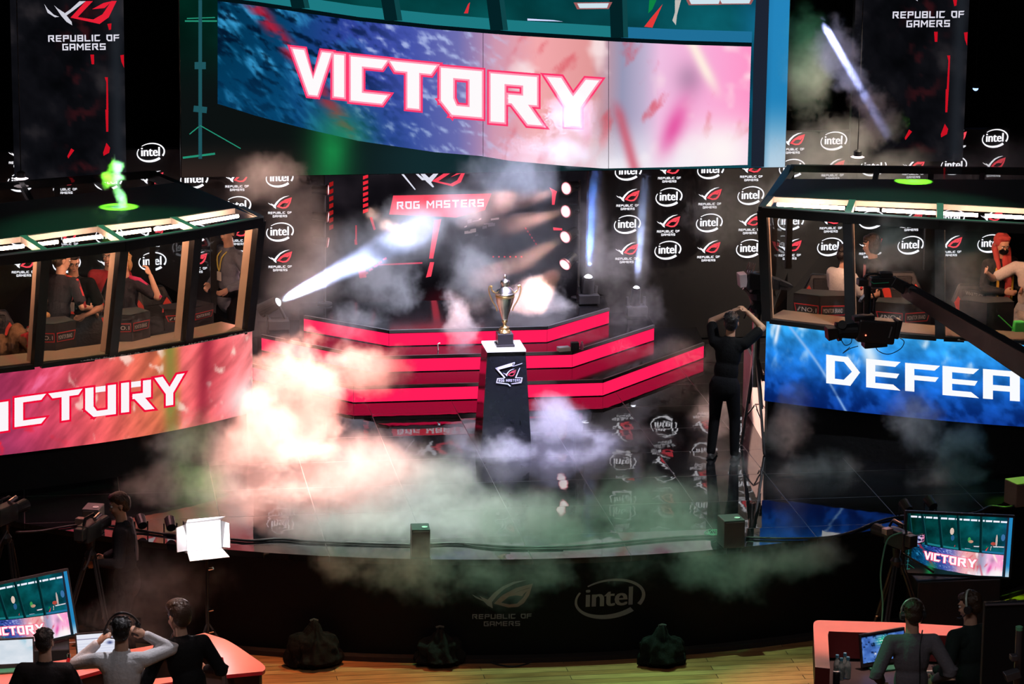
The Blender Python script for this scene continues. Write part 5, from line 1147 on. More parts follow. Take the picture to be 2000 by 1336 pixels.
    if face:
        for s in (-1, 1):
            MB().ell(HP(s * .029, .0815, .008), (.0115 * hs_,) * 3, 10, 8).build('eye', EYEW, t, smooth=True); MB().ell(HP(s * .029, .0895, .008), (.006 * hs_,) * 3, 8, 6).build('iris', EYED, t, smooth=True)
            MB().tube([HP(s * .014, .097, .027), HP(s * .03, .096, .032), HP(s * .046, .084, .027)], .0045, 6).build('eyebrow', hair[1] or HAIRK, t)
        MB().ell(HP(0, .092, -.062), rz @ hr @ Matrix.Diagonal((.022, .006, .005)), 10, 6).build('mouth', LIP, t, smooth=True)
    # clothing
    g = .011; gm = MB(); hem = -.06 if jacket else -.03
    gm.ell(wv(chest), rot3(.085 * H + g, .062 * H + g, .12 * H + g)); gm.ell(wv(pel + sp_ * .09 * H), rot3(.08 * H + g, .058 * H + g, .1 * H + g)); gm.ell(wv(pel + V((0, 0, hem * H * .5 - .015))), rot3(.1 * H + g, .074 * H + g, .09 * H + g))
    gm.cap(wv(S_[0]), .033 * H + g, wv(S_[1]), .033 * H + g); gm.cap(wv(chest + sp_ * .05 * H - sx * .06 * H), .05 * H, wv(chest + sp_ * .05 * H + sx * .06 * H), .05 * H)
    gm.cap(wv(nb - sp_ * .035 * H), .044 * H, wv(nb - sp_ * .004 * H), .04 * H)
    for i in (0, 1):
        if sleeve == 'short': gm.cap(wv(S_[i]), .034 * H + g, wv(S_[i].lerp(El[i], .72)), .033 * H + g)
        else:
            gm.cap(wv(S_[i]), .033 * H + g, wv(El[i]), .027 * H + g); gm.cap(wv(El[i]), .027 * H + g, wv(Wr[i].lerp(El[i], .06)), .019 * H + g * .8)
            for k in range(3): gm.ell(wv(El[i] + V((.01 * (k - 1), 0, .03 * (k - 1)))), (.034 * H, .034 * H, .012 * H), 10, 6)
    top_o = blob('jacket' if jacket else 'shirt', gm, voxel, top, t, 3)
    if legs:
        pm = MB(); pm.ell(wv(pel), rot3(.101 * H, .077 * H, .085 * H))
        for i in (0, 1): pm.cap(wv(Hp[i]), .058 * H, wv(Kn[i]), .04 * H).cap(wv(Kn[i]), .04 * H, wv(An[i] + V((0, 0, .01))), .032 * H)
        blob('trousers', pm, .013, pants or BK2, t, 3)
        for i in (0, 1):
            sm_ = MB(); c_ = An[i] + V((0, .055, -.02 * H)); sm_.ell(wv(c_), rot3(.028 * H, .08 * H, .026 * H)).box(wv(V((c_.x, c_.y, .012))), (.085, .25, .02), rz); blob('shoe', sm_, .012, SHOE, t, 2)
    # hair
    st, hm = hair; hm = hm or HAIRK
    if st:
        h = MB(); eh = lambda c, a, b, cc: h.ell(HP(*c), rz @ hr @ Matrix.Diagonal(V((a, b, cc)) * hs_), 18, 12); rr = random.Random(len(label))
        eh((0, -.022, .05), .083, .09, .078); eh((0, .045, .088), .062, .05, .034); eh((0, -.05, .0), .074, .06, .075)
        if st == 'bob': eh((0, -.03, -.03), .09, .075, .085); eh((.07, .01, -.01), .02, .04, .075); eh((-.07, .01, -.01), .02, .04, .075); eh((0, .068, .06), .058, .03, .03)
        if st == 'full': eh((0, .0, .088), .085, .09, .055); eh((.02, .06, .09), .06, .04, .035); eh((0, -.075, .03), .07, .04, .07)
        for k in range(46):
            a = rr.random() * 6.28; b = rr.random() * 1.25; q0 = V((.078 * math.sin(b) * math.cos(a), -.015 + .088 * math.sin(b) * math.sin(a), .05 + .08 * math.cos(b)))
            if q0.y > .05 and q0.z < .07: continue
            q1 = q0 * 1.0 + V((rr.uniform(-.02, .02), rr.uniform(-.03, .02), -.022)); q1 = V((0, -.015, .04)) + (q1 - V((0, -.015, .04))).normalized() * .099
            h.cap(HP(*q0), .011 * hs_, HP(*q1), .006 * hs_, 6)
        blob('hair', h, .0065, hm, t, 1)
    t_info = dict(root=t, HP=HP, wv=wv, sh=S_, el=El, wr=Wr, nb=nb, chest=chest, sp=sp_, pel=pel, sx=sx, sf=sf, H=H, rz=rz, top=top_o)
    return t_info
BK2 = cloth('dark_trousers', (.008, .008, .01))
def headset(I, label, bandm=None, mic=1):
    HP = I['HP']; t = thing('headset', label, 'headset', HP(0, 0, .1), 'headsets'); m = MB()
    m.tube([HP(.1 * math.sin(a), -.005, .02 + .118 * math.cos(a)) for a in [R(-100 + k * 200 / 16) for k in range(17)]], .0105, 8).build('headband', bandm or PLA, t, smooth=True)
    for s in (-1, 1): MB().cyl(HP(s * .078, -.008, -.008), HP(s * .112, -.008, -.008), .042, .036, 18).build('ear_cup', PLA, t, bevel=.004)
    if mic: MB().tube(spline([HP(mic * .1, .0, -.03), HP(mic * .095, .06, -.075), HP(mic * .05, .115, -.08)], 5), .005, 6).build('mic_boom', PLA, t)
    return t
def stripe(I, i, m, name='sleeve_stripe', w=.02, off=(0, 0, .045)):   # a coloured stripe along one arm
    wv = I['wv']; S0, E0, W0 = I['sh'][i], I['el'][i], I['wr'][i]; o = V(off); s = -1 if i == 0 else 1
    MB().tube([wv(I['nb'] + I['sx'] * s * .06 + o * .6), wv(S0 + o), wv(S0.lerp(E0, .5) + V((s * .045, 0, .01))), wv(E0 + V((s * .035, 0, 0)))], [w * .5, w, w * .8, w * .6], 6).build(name, m, I['root'], smooth=True)
def lanyard(I, m):
    wv, c, sf, sx = I['wv'], I['chest'], I['sf'], I['sx']; H = I['H']
    MB().tube(spline([wv(I['nb'] + sx * -.05 + sf * .02), wv(c + sx * -.045 + sf * (.062 * H + .022) + V((0, 0, .1))), wv(c + sf * (.062 * H + .03) - V((0, 0, .06))), wv(c + sx * .045 + sf * (.062 * H + .022) + V((0, 0, .1))), wv(I['nb'] + sx * .05 + sf * .02)], 4), .008, 6).build('lanyard', m, I['root'])
    MB().box(wv(c + sf * (.062 * H + .03) - V((0, 0, .12))), (.07, .012, .1), I['rz']).build('pass_card', mat('pass_card', (.7, .68, .65), .5), I['root'])
def stand_at(u, v, z, H):                            # feet under a head top seen at (u, v), floor height z
    p = gz(u, v, z + H * .995); return V((p.x, p.y, z))
def head_at(u, v, Y, H):                             # feet for a head top at (u, v) in depth plane Y
    p = gy(u, v, Y); return V((p.x, p.y, p.z - H * .995))
BK = cloth('black', (.007, .007, .008)); NAVY = cloth('navy', (.02, .022, .035)); WHS = cloth('white_shirt', (.72, .7, .7), .75); GREYS = cloth('grey_suit', (.16, .15, .17))
REDC = cloth('red', (.6, .05, .06)); ORC = cloth('orange', (.85, .22, .08)); PNK = cloth('magenta', (.6, .05, .16)); DKJ = cloth('dark_jersey', (.035, .032, .04))
# standing man below the left booth
I = person('person in dark hooded jacket standing below the left booth, facing left', stand_at(243, 972, 0, 1.74), 1.74, -82, 4, 0, (-4, 10), top=cloth('charcoal', (.03, .03, .034)), jacket=True, hair=('full', HAIRB), skin=SK2, la=(-.02, .25, -.3), ra=(.03, .2, -.36), curl=(50, 40))
MB().tube(spline([I['wv'](I['nb'] + V((s * .075, -.05, -.01 + .02 * abs(s)))) for s in (-1, -.6, 0, .6, 1)], 5), .042, 10).build('hood', cloth('charcoal', (.03, .03, .034)), I['root'], smooth=True)
MB().tube(spline([I['wv'](I['nb'] + V((.07, -.06, 0))), I['wv'](I['sh'][1] + V((-.05, -.075, .05))), I['wv'](I['chest'] + V((.07, -.12, -.06))), I['wv'](I['chest'] + V((.08, -.12, -.22)))], 5), .018, 6).build('pack_strap', cloth('strap_grey', (.3, .26, .27)), I['root'])
# cameraman on stage
cp = gz(1412, 896, SZ)
I = person('person in black T-shirt reaching up to the studio camera on stage', cp, 1.62, 25, 6, 4, (-10, -6), la=(.13, .2, .3), ra=(-.02, .2, .31), top=BK, sleeve='short', hair=('short', HAIRK), skin=SK2, curl=(45, 45), face=True, stance=.06, hint=(V((-.9, 0, -.4)), V((1, 0, -.35))))
MB().tube([I['wv'](I['wr'][0] + V((-.028, 0, 0))), I['wv'](I['wr'][0] + V((.0, .03, 0))), I['wv'](I['wr'][0] + V((.028, 0, 0)))], .008, 6).build('wrist_band', GRY, I['root'])
# players in the left booth
def letters_on(I, txt, m, z=0.0, w=.16, h=.03, back=False):
    s = -1 if back else 1; c = I['chest'] + V((0, 0, z)); mb = MB(); ox = I['sx'] * s; f = lambda x, y: I['wv'](c + ox * (x - .5) * w + I['sf'] * s * (.062 * I['H'] + .026 - (x - .5) ** 2 * .06) + V((0, 0, y)))
    add_font(mb, txt, f, 0, 0, 1, h); mb.build('print', m, I['root'])
I = person('person in black jersey with orange shoulder stripe, facing a player in glasses', head_at(112, 497, .35, 1.68), 1.68, 35, 8, 0, (30, 8), la=(-.02, .3, -.25), ra=(.05, .22, -.32), top=DKJ, sleeve='short', hair=('short', HAIRB), skin=SK1, voxel=.013)
stripe(I, 1, ORC); stripe(I, 1, REDC, 'red_sleeve_panel', .03, (.03, 0, .03))
I = person('person in black T-shirt, glasses and red lanyard facing the player with the orange stripe', head_at(147, 494, .75, 1.74), 1.74, -160, 10, 0, (-32, 12), la=(-.02, .24, -.3), ra=(.02, .25, -.3), top=BK, sleeve='short', hair=('short', HAIRK), skin=SK2, voxel=.013)
lanyard(I, REDC); HPf = I['HP']
for s in (-1, 1): MB().tube([HPf(s * .029 + .02 * math.cos(a), .101, .008 + .015 * math.sin(a)) for a in [k * .7 for k in range(10)]], .0025, 5).build('eyeglass_rim', BLK, I['root'])
mb = MB(); eye_mark(mb, lambda a, b: I['wv'](I['chest'] + I['sx'] * (.09 - a * .16) * -1 + I['sf'] * (.062 * I['H'] + .03) + V((0, 0, -.02 + b * .09))), False); mb.build('print', [SIGNW, SIGNR], I['root'])
I = person('blond person in red sleeved jersey with a hand raised behind the head', head_at(246, 500, .75, 1.66), 1.66, -145, 4, 0, (-20, 14), la=(-.17, .02, .12), ra=(.03, .24, -.3), top=DKJ, sleeve='short', hair=('bob', HAIRL), skin=SK1, voxel=.013, hint=(V((-1, .1, .5)), None))
stripe(I, 0, PNK, 'red_sleeve_panel', .04); stripe(I, 1, PNK, 'red_sleeve_panel', .04)
I = person('person in red jersey with folded arms, half hidden by a booth post', head_at(214, 484, 1.35, 1.74), 1.74, -170, 2, 0, (8, 4), la=(.22, .16, -.2), ra=(-.2, .18, -.22), top=REDC, sleeve='short', hair=('short', HAIRK), skin=SK1, voxel=.013, curl=(40, 40))
I = person('person in red shirt bending over the desk at the outer end of the left booth', head_at(20, 612, .15, 1.36) + V((-.12, 0, 0)), 1.66, 100, 62, 0, (0, 20), la=(-.02, .38, -.36), ra=(.05, .36, -.38), top=cloth('tan_jacket', (.26, .15, .08)), sleeve='short', hair=('short', HAIRL), skin=SK1, voxel=.013, legs=True)
stripe(I, 0, REDC, 'red_sleeve_panel', .05); stripe(I, 1, REDC, 'red_sleeve_panel', .05)
I = person('person in grey shirt and red cap standing in the end pane of the left booth', head_at(447, 441, 1.5, 1.74), 1.74, -120, 0, 0, (-10, 8), la=(-.04, .16, -.36), ra=(.04, .12, -.38), top=cloth('slate', (.2, .22, .28)), hair=('short', HAIRK), skin=SK1, voxel=.013)
mb = MB(); HPf = I['HP']; mb.ell(HPf(0, -.015, .06), I['rz'] @ Matrix.Diagonal((.088, .1, .075)), 18, 10); mb.cap(HPf(0, .08, .05), .02, HPf(0, .14, .04), .012); blob('cap', mb, .008, REDC, I['root'], 1); lanyard(I, cloth('yellow', (.7, .6, .15)))
# players in the right booth
I = person('person in white polo shirt with a dark lanyard, turned away in the right booth', head_at(1636, 487, .35, 1.62), 1.62, 62, 14, 0, (6, 16), la=(-.02, .34, -.22), ra=(.02, .34, -.24), top=WHS, sleeve='short', hair=('short', HAIRK), skin=SK1, voxel=.013)
MB().tube(spline([I['wv'](I['nb'] + V((.045, -.05, 0))), I['wv'](I['nb'] + V((.07, .02, -.01))), I['wv'](I['chest'] + V((.06, .13, .04))), I['wv'](I['chest'] + V((.04, .15, -.12)))], 5), .009, 6).build('lanyard', cloth('maroon', (.2, .02, .03)), I['root'])
for k in range(2): MB().ell(I['wv'](I['sh'][1].lerp(I['el'][1], .25 + .22 * k) + V((.06, .0, 0))), (.018, .03, .02), 10, 8).build('sleeve_badge', REDC, I['root'])
I = person('person with brown bob hair and dark jacket, seen in profile in the right booth', head_at(1714, 466, .9, 1.66), 1.66, -78, 6, 0, (-4, 6), la=(0, .3, -.3), ra=(.02, .3, -.3), top=cloth('brown_jacket', (.05, .04, .038)), jacket=True, hair=('bob', HAIRB), skin=SK1, voxel=.013)
MB().prism([(-.05, 0), (.05, 0), (.02, .26), (-.05, .26)], lambda x, z: I['wv'](I['chest'] + V((x, .127, z - .14))), lambda x, z: I['wv'](I['chest'] + V((x, .1, z - .14)))).build('striped_scarf', cloth('rose', (.65, .3, .32)), I['root'])
I = person('person in red headscarf, black mask and yellow edged black jacket', head_at(1953, 462, .1, 1.68), 1.68, 160, 4, 0, (10, 22), la=(.06, .26, -.26), ra=(-.04, .28, -.26), top=cloth('black_fleece', (.03, .028, .03)), jacket=True, hair=(None, None), skin=SK2, voxel=.013)
HPf = I['HP']; mb = MB(); eh = lambda c, a, b, cc: mb.ell(HPf(*c), I['rz'] @ Matrix.Diagonal((a, b, cc)), 18, 12)
eh((0, -.025, .04), .095, .095, .09); eh((0, .03, .095), .075, .06, .035); eh((0, -.04, -.08), .09, .08, .1)
for s in (-1, 1): mb.cap(HPf(s * .08, .02, -.06), .035, I['wv'](I['chest'] + V((s * .07, .1, .04))), .03)
mb.cap(HPf(-.03, .06, -.12), .045, I['wv'](I['chest'] + V((0, .13, -.02))), .04); mb.cap(I['wv'](I['chest'] + V((-.03, .14, 0))), .04, I['wv'](I['chest'] + V((-.02, .14, -.24))), .035)
blob('headscarf', mb, .009, cloth('scarf_red', (.5, .07, .06)), I['root'], 2)
mb = MB(); mb.ell(HPf(0, .075, -.05), I['rz'] @ Matrix.Diagonal((.06, .045, .04)), 14, 10); blob('face_mask', mb, .007, BK, I['root'], 1)
for s in (-1, 1): MB().tube([I['wv'](I['nb'] + V((s * .1, .02, -.03))), I['wv'](I['chest'] + V((s * .1, .12, .02))), I['wv'](I['pel'] + V((s * .1, .13, 0)))], .018, 6).build('yellow_edge', cloth('yellow_edge', (.85, .5, .06)), I['root'])
mb = MB(); add_font(mb, 'WHATEVER', lambda x, y: gy(1886 + x * 34, 576 - y + x * 8, .24), 0, 0, 1, 8); add_font(mb, 'YOU', lambda x, y: gy(1890 + x * 14, 586 - y + x * 3, .24), 0, 0, 1, 7)
mb.build('chair_words', SIGNW, [o for o in bpy.data.objects if o.get('label', '').startswith('black gaming chair with white words')][0]) if False else tag(mb.build('word_banner', SIGNW), 'white words WHATEVER YOU above the hood without signs in the right booth', 'lettering')
I = person('person at the right edge of the right booth with a bare arm held out', head_at(2018, 470, -.1, 1.72), 1.72, 200, 2, 0, (-20, 10), la=(-.05, .2, -.3), ra=(.3, .3, -.02), top=cloth('cream', (.7, .62, .55)), sleeve='short', pants=WHS, hair=('short', HAIRB), skin=SK1, voxel=.013)

# ---------------------------------------------------------------- commentators' desks
REDT = mat('desk_coral', (.78, .2, .15), .3, scale=3); REDE = mat('desk_red_edge', (.42, .02, .03), .35); DKD = mat('desk_dark', (.02, .018, .02), .6)
def slab(name, pts, z, th, ms, parent):
    f0_ = [gz(u, v, z) for u, v in pts]; mb = MB(); n = len(f0_)
    t2 = tessellate_polygon([[V((p.x, p.y, 0)) for p in f0_]]); mb.add(f0_, t2); mb.cur = 1
    lo = [p - V((0, 0, th)) for p in f0_]; mb.add(f0_ + lo, [(i, (i + 1) % n, n + (i + 1) % n, n + i) for i in range(n)]); mb.add(lo, [tuple(reversed(x)) for x in t2])
    return mb.build(name, ms, parent)
def round_corner(a, b, c, k=.35, n=5):
    a, b, c = V(a), V(b), V(c); p, q = b.lerp(a, k), b.lerp(c, k); return [tuple(p.lerp(b, t).lerp(b.lerp(q, t), t)) for t in [i / n for i in range(n + 1)]]
dl = thing('commentary_desk', 'left commentary desk with coral top and one rounded end', 'desk', gz(330, 1300, 0), 'commentary desks')
outer = [(-60, 1318), (60, 1298), (150, 1285), (291, 1262), (400, 1236)] + round_corner((400, 1236), (446, 1250), (525, 1304), .3) + round_corner((446, 1250), (526, 1305), (466, 1334), .22)
inner = [(443, 1318), (436, 1284), (362, 1272), (301, 1281), (150, 1322), (60, 1338), (-60, 1356)]
slab('counter_top', outer + inner, .78, .035, [REDT, REDE], dl)
lp_ = [gz(u, v, .74) for u, v in outer + inner]; ctr = sum(lp_, V()) / len(lp_)
def shrink(pts, z, k): q = [gz(u, v, z) for u, v in pts]; c = sum(q, V()) / len(q); return [(c + (p - c) * k) for p in q]
mb = MB(); a = shrink(outer + inner, .742, .96); n = len(a); mb.add(a + [V((p.x, p.y, .01)) for p in a], [(i, (i + 1) % n, n + (i + 1) % n, n + i) for i in range(n)]); mb.build('front_panel', DKD, dl)
slab('inner_shelf', [(296, 1326), (336, 1322), (338, 1332), (298, 1338)], .7, .03, [REDT, REDE], dl)
dr = thing('commentary_desk', 'right commentary desk with a raised coral ledge round a dark work surface', 'desk', gz(1740, 1290, 0), 'commentary desks')
LZ = 1.04
slab('raised_ledge', round_corner((1592, 1300), (1588, 1211), (1700, 1213), .12) + [(1760, 1216), (1880, 1223), (2060, 1236), (2060, 1258), (1880, 1243), (1745, 1237), (1640, 1234), (1619, 1233), (1617, 1240), (1621, 1306), (1592, 1303)], LZ, .26, [REDT, mat('ledge_face', (.12, .012, .014), .45)], dr)
slab('work_top', [(1600, 1262), (2040, 1290), (2040, 1354), (1608, 1352)], .75, .03, [mat('work_top_dark', (.07, .06, .055), .4), DKD], dr)
mb = MB(); a = [gz(u, v, .72) for u, v in [(1603, 1266), (2030, 1294), (2030, 1350), (1612, 1348)]]; n = 4; mb.add(a + [V((p.x, p.y, .01)) for p in a], [(i, (i + 1) % n, n + (i + 1) % n, n + i) for i in range(n)]); mb.build('front_panel', DKD, dr)
# screens on the desks
def paint_game(a, b):
    d = fbm(a * 8, b * 5, 5); c = ramp(d, [(0, (36, 60, 120)), (.5, (70, 110, 190)), (1, (120, 160, 225))])
    c = mixc(c, (20, 30, 60), ss(.6, .75, fbm(a * 18, b * 12, 3))); k = np.exp(-((a - .5) ** 2 / .02 + (b - .28) ** 2 / .03)); c = mixc(c, (30, 180, 130), k)
    c = mixc(c, (235, 250, 245), k * ((np.sin(b * 70) > .2) * (fbm(a * 60, b * 30, 1) > .4)) * .9); c = mixc(c, (235, 70, 190), np.exp(-((a - .55) ** 2 / .008 + (b - .55) ** 2 / .004)))
    c = mixc(c, (250, 250, 250), np.exp(-((a - .3) ** 2 / .0006 + (b - .72) ** 2 / .0012))); c = mixc(c, (12, 14, 22), ss(.08, .06, b)); return mixc(c, (120, 220, 110), ((abs(a - .56) < .05) & (abs(b - .88) < .015)) * 1.)
def paint_page(a, b):
    c = ramp(b, [(0, (235, 238, 250)), (1, (225, 228, 246))]); c = mixc(c, (70, 60, 110), ((b > .16) & (b < .18)) * .8); c = mixc(c, (20, 30, 90), np.exp(-((a - .72) ** 2 / .004 + (b - .36) ** 2 / .003)))
    return mixc(c, (190, 196, 220), (np.sin(b * 60) > .8) * (b > .3) * .5)
def paint_map(a, b):
    d = fbm(a * 4, b * 4, 5); c = ramp(d, [(0, (200, 214, 226)), (1, (236, 240, 248))]); return mixc(c, (120, 190, 215), ss(.45, .7, fbm(a * 5 + 2, b * 5, 4)) * ss(.6, 1, a - b * .5) * .9)
def desk_screen(c, w, h, yaw, tilt, pic, nm, label, roll=0., zb=None, name='desktop_monitor'):
    t = thing(name, label, 'monitor', c); rot = Matrix.Rotation(yaw, 3, 'Z') @ Matrix.Rotation(-tilt, 3, 'X') @ Matrix.Rotation(roll, 3, 'Y'); Q = lambda x, y, z: c + rot @ V((x, y, z))
    MB().box(Q(0, .015, -.012), (w + .03, .03, h + .055), rot).build('bezel', PLA, t, bevel=.004)
    mb = MB(); cols = gridmesh(mb, lambda a, b: Q((a - .5) * w, -.002, (.5 - b) * h), 64, 40, pic); mb.build('picture', ledvc(nm, .95), t, vc=cols)
    if zb is not None:
        z = c.z - h / 2; MB().box((c.x, c.y + .05, (z + zb) / 2 + .03), (.07, .04, z - zb + .1)).build('neck', BLK, t)
        MB().box((c.x, c.y + .0, zb + .012), (.3, .24, .02), Matrix.Rotation(yaw, 3, 'Z')).build('foot', mat('green_foot', (.06, .25, .14), .35), t, bevel=.008)
    return t
p = gz(1728, 1311, .75); desk_screen(V((p.x + .005, p.y + .1, gy(1731, 1262, p.y + .1).z)), .44, .26, R(12), R(8), paint_game, 'game_picture', 'desktop monitor showing a blue game map on the right desk', R(-3), .752)
p = gz(186, 1302, .782); desk_screen(V((p.x + .05, p.y + .06, .782 + .17)), .42, .25, R(-8), R(10), paint_page, 'page_picture', 'white lit computer screen before the person in the white shirt', R(-5), .782)
p = gz(18, 1312, .782); desk_screen(V((p.x, p.y + .06, .782 + .17)), .44, .22, R(6), R(10), paint_map, 'map_picture', 'pale computer screen at the left end of the left desk', R(1), .782)
# bottles, can, keyboard, mixer
def bottle(u, v, z, h, r, body, capm, label, name='water_bottle', grp='bottles on the right desk'):
    p = gz(u, v, z); t = thing(name, label, 'bottle', p, grp)
    MB().lathe([(r * .9, 0.001), (r, .01), (r, h * .55), (r * .96, h * .62), (r * .45, h * .82), (r * .42, h * .86)], p, 18).build('bottle_body', body, t, smooth=True); MB().lathe([(r * .5, h * .86), (r * .52, h * .87), (r * .52, h * .99), (r * .45, h)], p, 16).build('cap', capm, t)
PET = mat('clear_plastic', (.55, .75, .72), .12, trans=.7); BLC2 = mat('blue_cap', (.08, .3, .42), .4)
for (u, v, w) in ((1634, 1321, 'rear left'), (1649, 1317, 'rear right'), (1642, 1327, 'front left'), (1655, 1325, 'front right')):
    bottle(u, v, .752, .21, .032, PET, BLC2, 'clear water bottle with blue cap on the right desk, %s of the four' % w)
bottle(135, 1324, .782, .235, .03, mat('bottle_red', (.45, .015, .02), .25), CHR, 'red metal flask with silver lid on the left desk', 'metal_flask', None)
p = gz(1633, 1345, .752); t = thing('drink_can', 'black drink can at the left end of the right desk', 'can', p); MB().lathe([(.03, 0.001), (.033, .008), (.033, .15), (.028, .165)], p, 20).build('can_body', BLK, t, smooth=True); MB().lathe([(.028, .165), (.03, .168), (.024, .166)], p, 20).build('can_top', CHR, t)
p = gz(1858, 1282, .752); t = thing('keyboard', 'black keyboard with red lights on the right desk', 'keyboard', p); MB().box(p + V((0, 0, .014)), (.36, .13, .022)).build('key_base', PLA, t, bevel=.004)
mb = MB(); mb.box(p + V((-.13, -.068, .02)), (.02, .006, .012)); mb.build('red_light', led('key_red', (1, .1, .1), 2., False), t); MB().box(p + V((-.06, -.068, .02)), (.02, .006, .012)).build('red_light', led('key_red', (1, .1, .1)), t)
for row in range(4): MB().box(p + V((0, -.042 + row * .028, .028)), (.33, .02, .008)).build('key_row', BLK, t)
p = gz(1852, 1334, .752); t = thing('audio_mixer', 'small audio mixer with coloured knobs between the two right presenters', 'mixer', p); MB().box(p + V((0, .03, .03)), (.26, .24, .05)).build('case', PLA, t, bevel=.006)
MB().box(p + V((-.02, .17, .055)), (.3, .03, .02)).build('white_edge', mat('pale_plastic', (.6, .66, .6), .4), t)
for k, c in enumerate(((.8, .1, .12), (.1, .6, .35), (.75, .75, .7), (.1, .6, .35), (.8, .1, .12))): MB().cyl(p + V((-.07 + k * .033, .09 - (k % 2) * .06, .055)), p + V((-.07 + k * .033, .09 - (k % 2) * .06, .085)), .012, .01, 12).build('knob', mat('knob_%d' % k, c, .4), t)
p = gz(1716, 1324, .752); tag(MB().box(p + V((0, 0, .012)), (.1, .035, .022), Matrix.Rotation(.2, 3, 'Z')).build('marker_pen', mat('pale_plastic'), None, bevel=.006), 'pale stick lying in front of the game monitor', 'pen')
# presenters
I = person('person in dark suit before the pale computer screen at the left desk, back turned', stand_at(86, 1240, -.25, 1.84), 1.84, 6, 3, 0, (10, 6), top=cloth('dark_suit', (.022, .02, .022)), jacket=True, hair=('short', HAIRK), la=(-.02, .3, -.2), ra=(.02, .3, -.2), skin=SK1)
MB().tube(spline([I['wv'](I['nb'] + V((.05 * math.sin(a), -.052 * math.cos(a) - .004, .012))) for a in [k * .6 - 1.8 for k in range(7)]], 3), .012, 6).build('collar', WHS, I['root'])
I = person('person in white shirt holding headphones up to the head with both hands', stand_at(236, 1219, -.12, 1.86), 1.86, 4, 4, 0, (4, 4), top=cloth('pale_shirt', (.72, .7, .72), .66), hair=('short', HAIRK), la=(-.02, .16, .1), ra=(.01, .14, .18), hint=(V((-.75, -.1, -1)), V((.75, -.1, -1))), skin=SK1, curl=(42, 38), hs_=1.05)
mb = MB(); mb.tube(spline([I['wv'](I['nb'] + V((.066 * math.sin(a), -.062 * math.cos(a), .008 - .02 * math.cos(a)))) for a in [k * .5 - 2.5 for k in range(11)]], 3), .017, 8); mb.build('collar', cloth('pale_shirt', (.72, .7, .72)), I['root'], smooth=True)
for i in (0, 1): MB().tube([I['wv'](I['wr'][i].lerp(I['el'][i], .12) + V((.024 * math.cos(a), .024 * math.sin(a), 0))) for a in [k * .7 for k in range(10)]], .009, 6).build('cuff_band', BK, I['root'])
HPf = I['HP']; t = thing('headphones', 'black headphones held just above the head of the person in the white shirt', 'headphones', HPf(0, 0, .15))
hl, hr_ = I['wv'](I['wr'][0] + V((.055, .03, .09))), I['wv'](I['wr'][1] + V((-.05, .03, .085))); top_ = HPf(-.005, -.02, .165)
MB().tube(spline([hl, hl.lerp(top_, .5) + V((-.01, 0, .035)), top_, hr_.lerp(top_, .5) + V((.012, 0, .03)), hr_], 6), .011, 8).build('headband', PLA, t, smooth=True)
for q, s in ((hl, 1), (hr_, -1)): MB().cyl(q, q + V((s * .035, 0, -.012)), .042, .038, 18).build('ear_cup', PLA, t, bevel=.004)
MB().tube(spline([hl, hl + V((.05, .06, -.07)), hl + V((.12, .09, -.09))], 4), .006, 6).ell(hl + V((.125, .09, -.092)), (.016, .012, .012), 8, 6).build('mic_boom', BLK, t)
I = person('person in black suit leaning on the left desk near its rounded end', stand_at(372, 1190, -.08, 1.84), 1.84, -16, 12, -6, (-14, 14), top=cloth('black_suit', (.012, .012, .013), .7), jacket=True, hair=('full', HAIRB), skin=SK1, la=(-.08, .22, -.3), ra=(.1, .2, -.33), hs_=1.2, curl=(30, 30))
MB().tube(spline([I['wv'](I['nb'] + V((.07 * math.sin(a), -.065 * math.cos(a), .004))) for a in [k * .6 - 1.8 for k in range(7)]], 3), .012, 6).build('collar', WHS, I['root'])
q = gz(350, 1269, .784) + V((0, 0, .04)); t = thing('headphones', 'black headphone loop standing on the desk beside the person in black', 'headphones', q)
MB().tube([q + V((.075 * math.cos(a), 0, .06 + .085 * math.sin(a))) for a in [R(-35 + k * 250 / 18) for k in range(19)]], .009, 8).build('headband', PLA, t, smooth=True)
for s in (-1, 1): MB().cyl(q + V((s * .062, 0, .0)), q + V((s * .03, 0, -.005)), .036, .032, 16).build('ear_cup', PLA, t)
I = person('person in grey suit with a headset at the right desk, back turned', stand_at(1785, 1185, -.12, 1.86), 1.86, 2, 3, 0, (-2, 8), top=GREYS, jacket=True, hair=('short', HAIRB), skin=SK1, la=(-.05, .1, -.4), ra=(.05, .1, -.4), hs_=1.04)
headset(I, 'black headset with silver band on the person in the grey suit', mat('band_silver', (.5, .46, .44), .3, .6), 1); MB().tube(spline([I['wv'](I['nb'] + V((.085, -.03, .06))), I['wv'](I['nb'] + V((.05, -.1, -.06))), I['wv'](I['chest'] + V((.045, -.15, -.1))), I['wv'](I['pel'] + V((.05, -.15, 0)))], 5), .006, 6).build('headset_lead', BLK, I['root'])
I = person('person in dark jacket with a headset at the right edge, seen from behind', stand_at(1903, 1169, -.1, 1.86), 1.86, -26, 4, 0, (-30, 12), top=cloth('dark_green', (.02, .03, .028)), jacket=True, hair=('short', HAIRB), skin=SK1, la=(-.02, .2, -.36), ra=(.04, .2, -.36), hs_=1.06)
headset(I, 'headset with pale green band on the person at the right edge', mat('band_pale', (.5, .62, .54), .35, .2), -1)
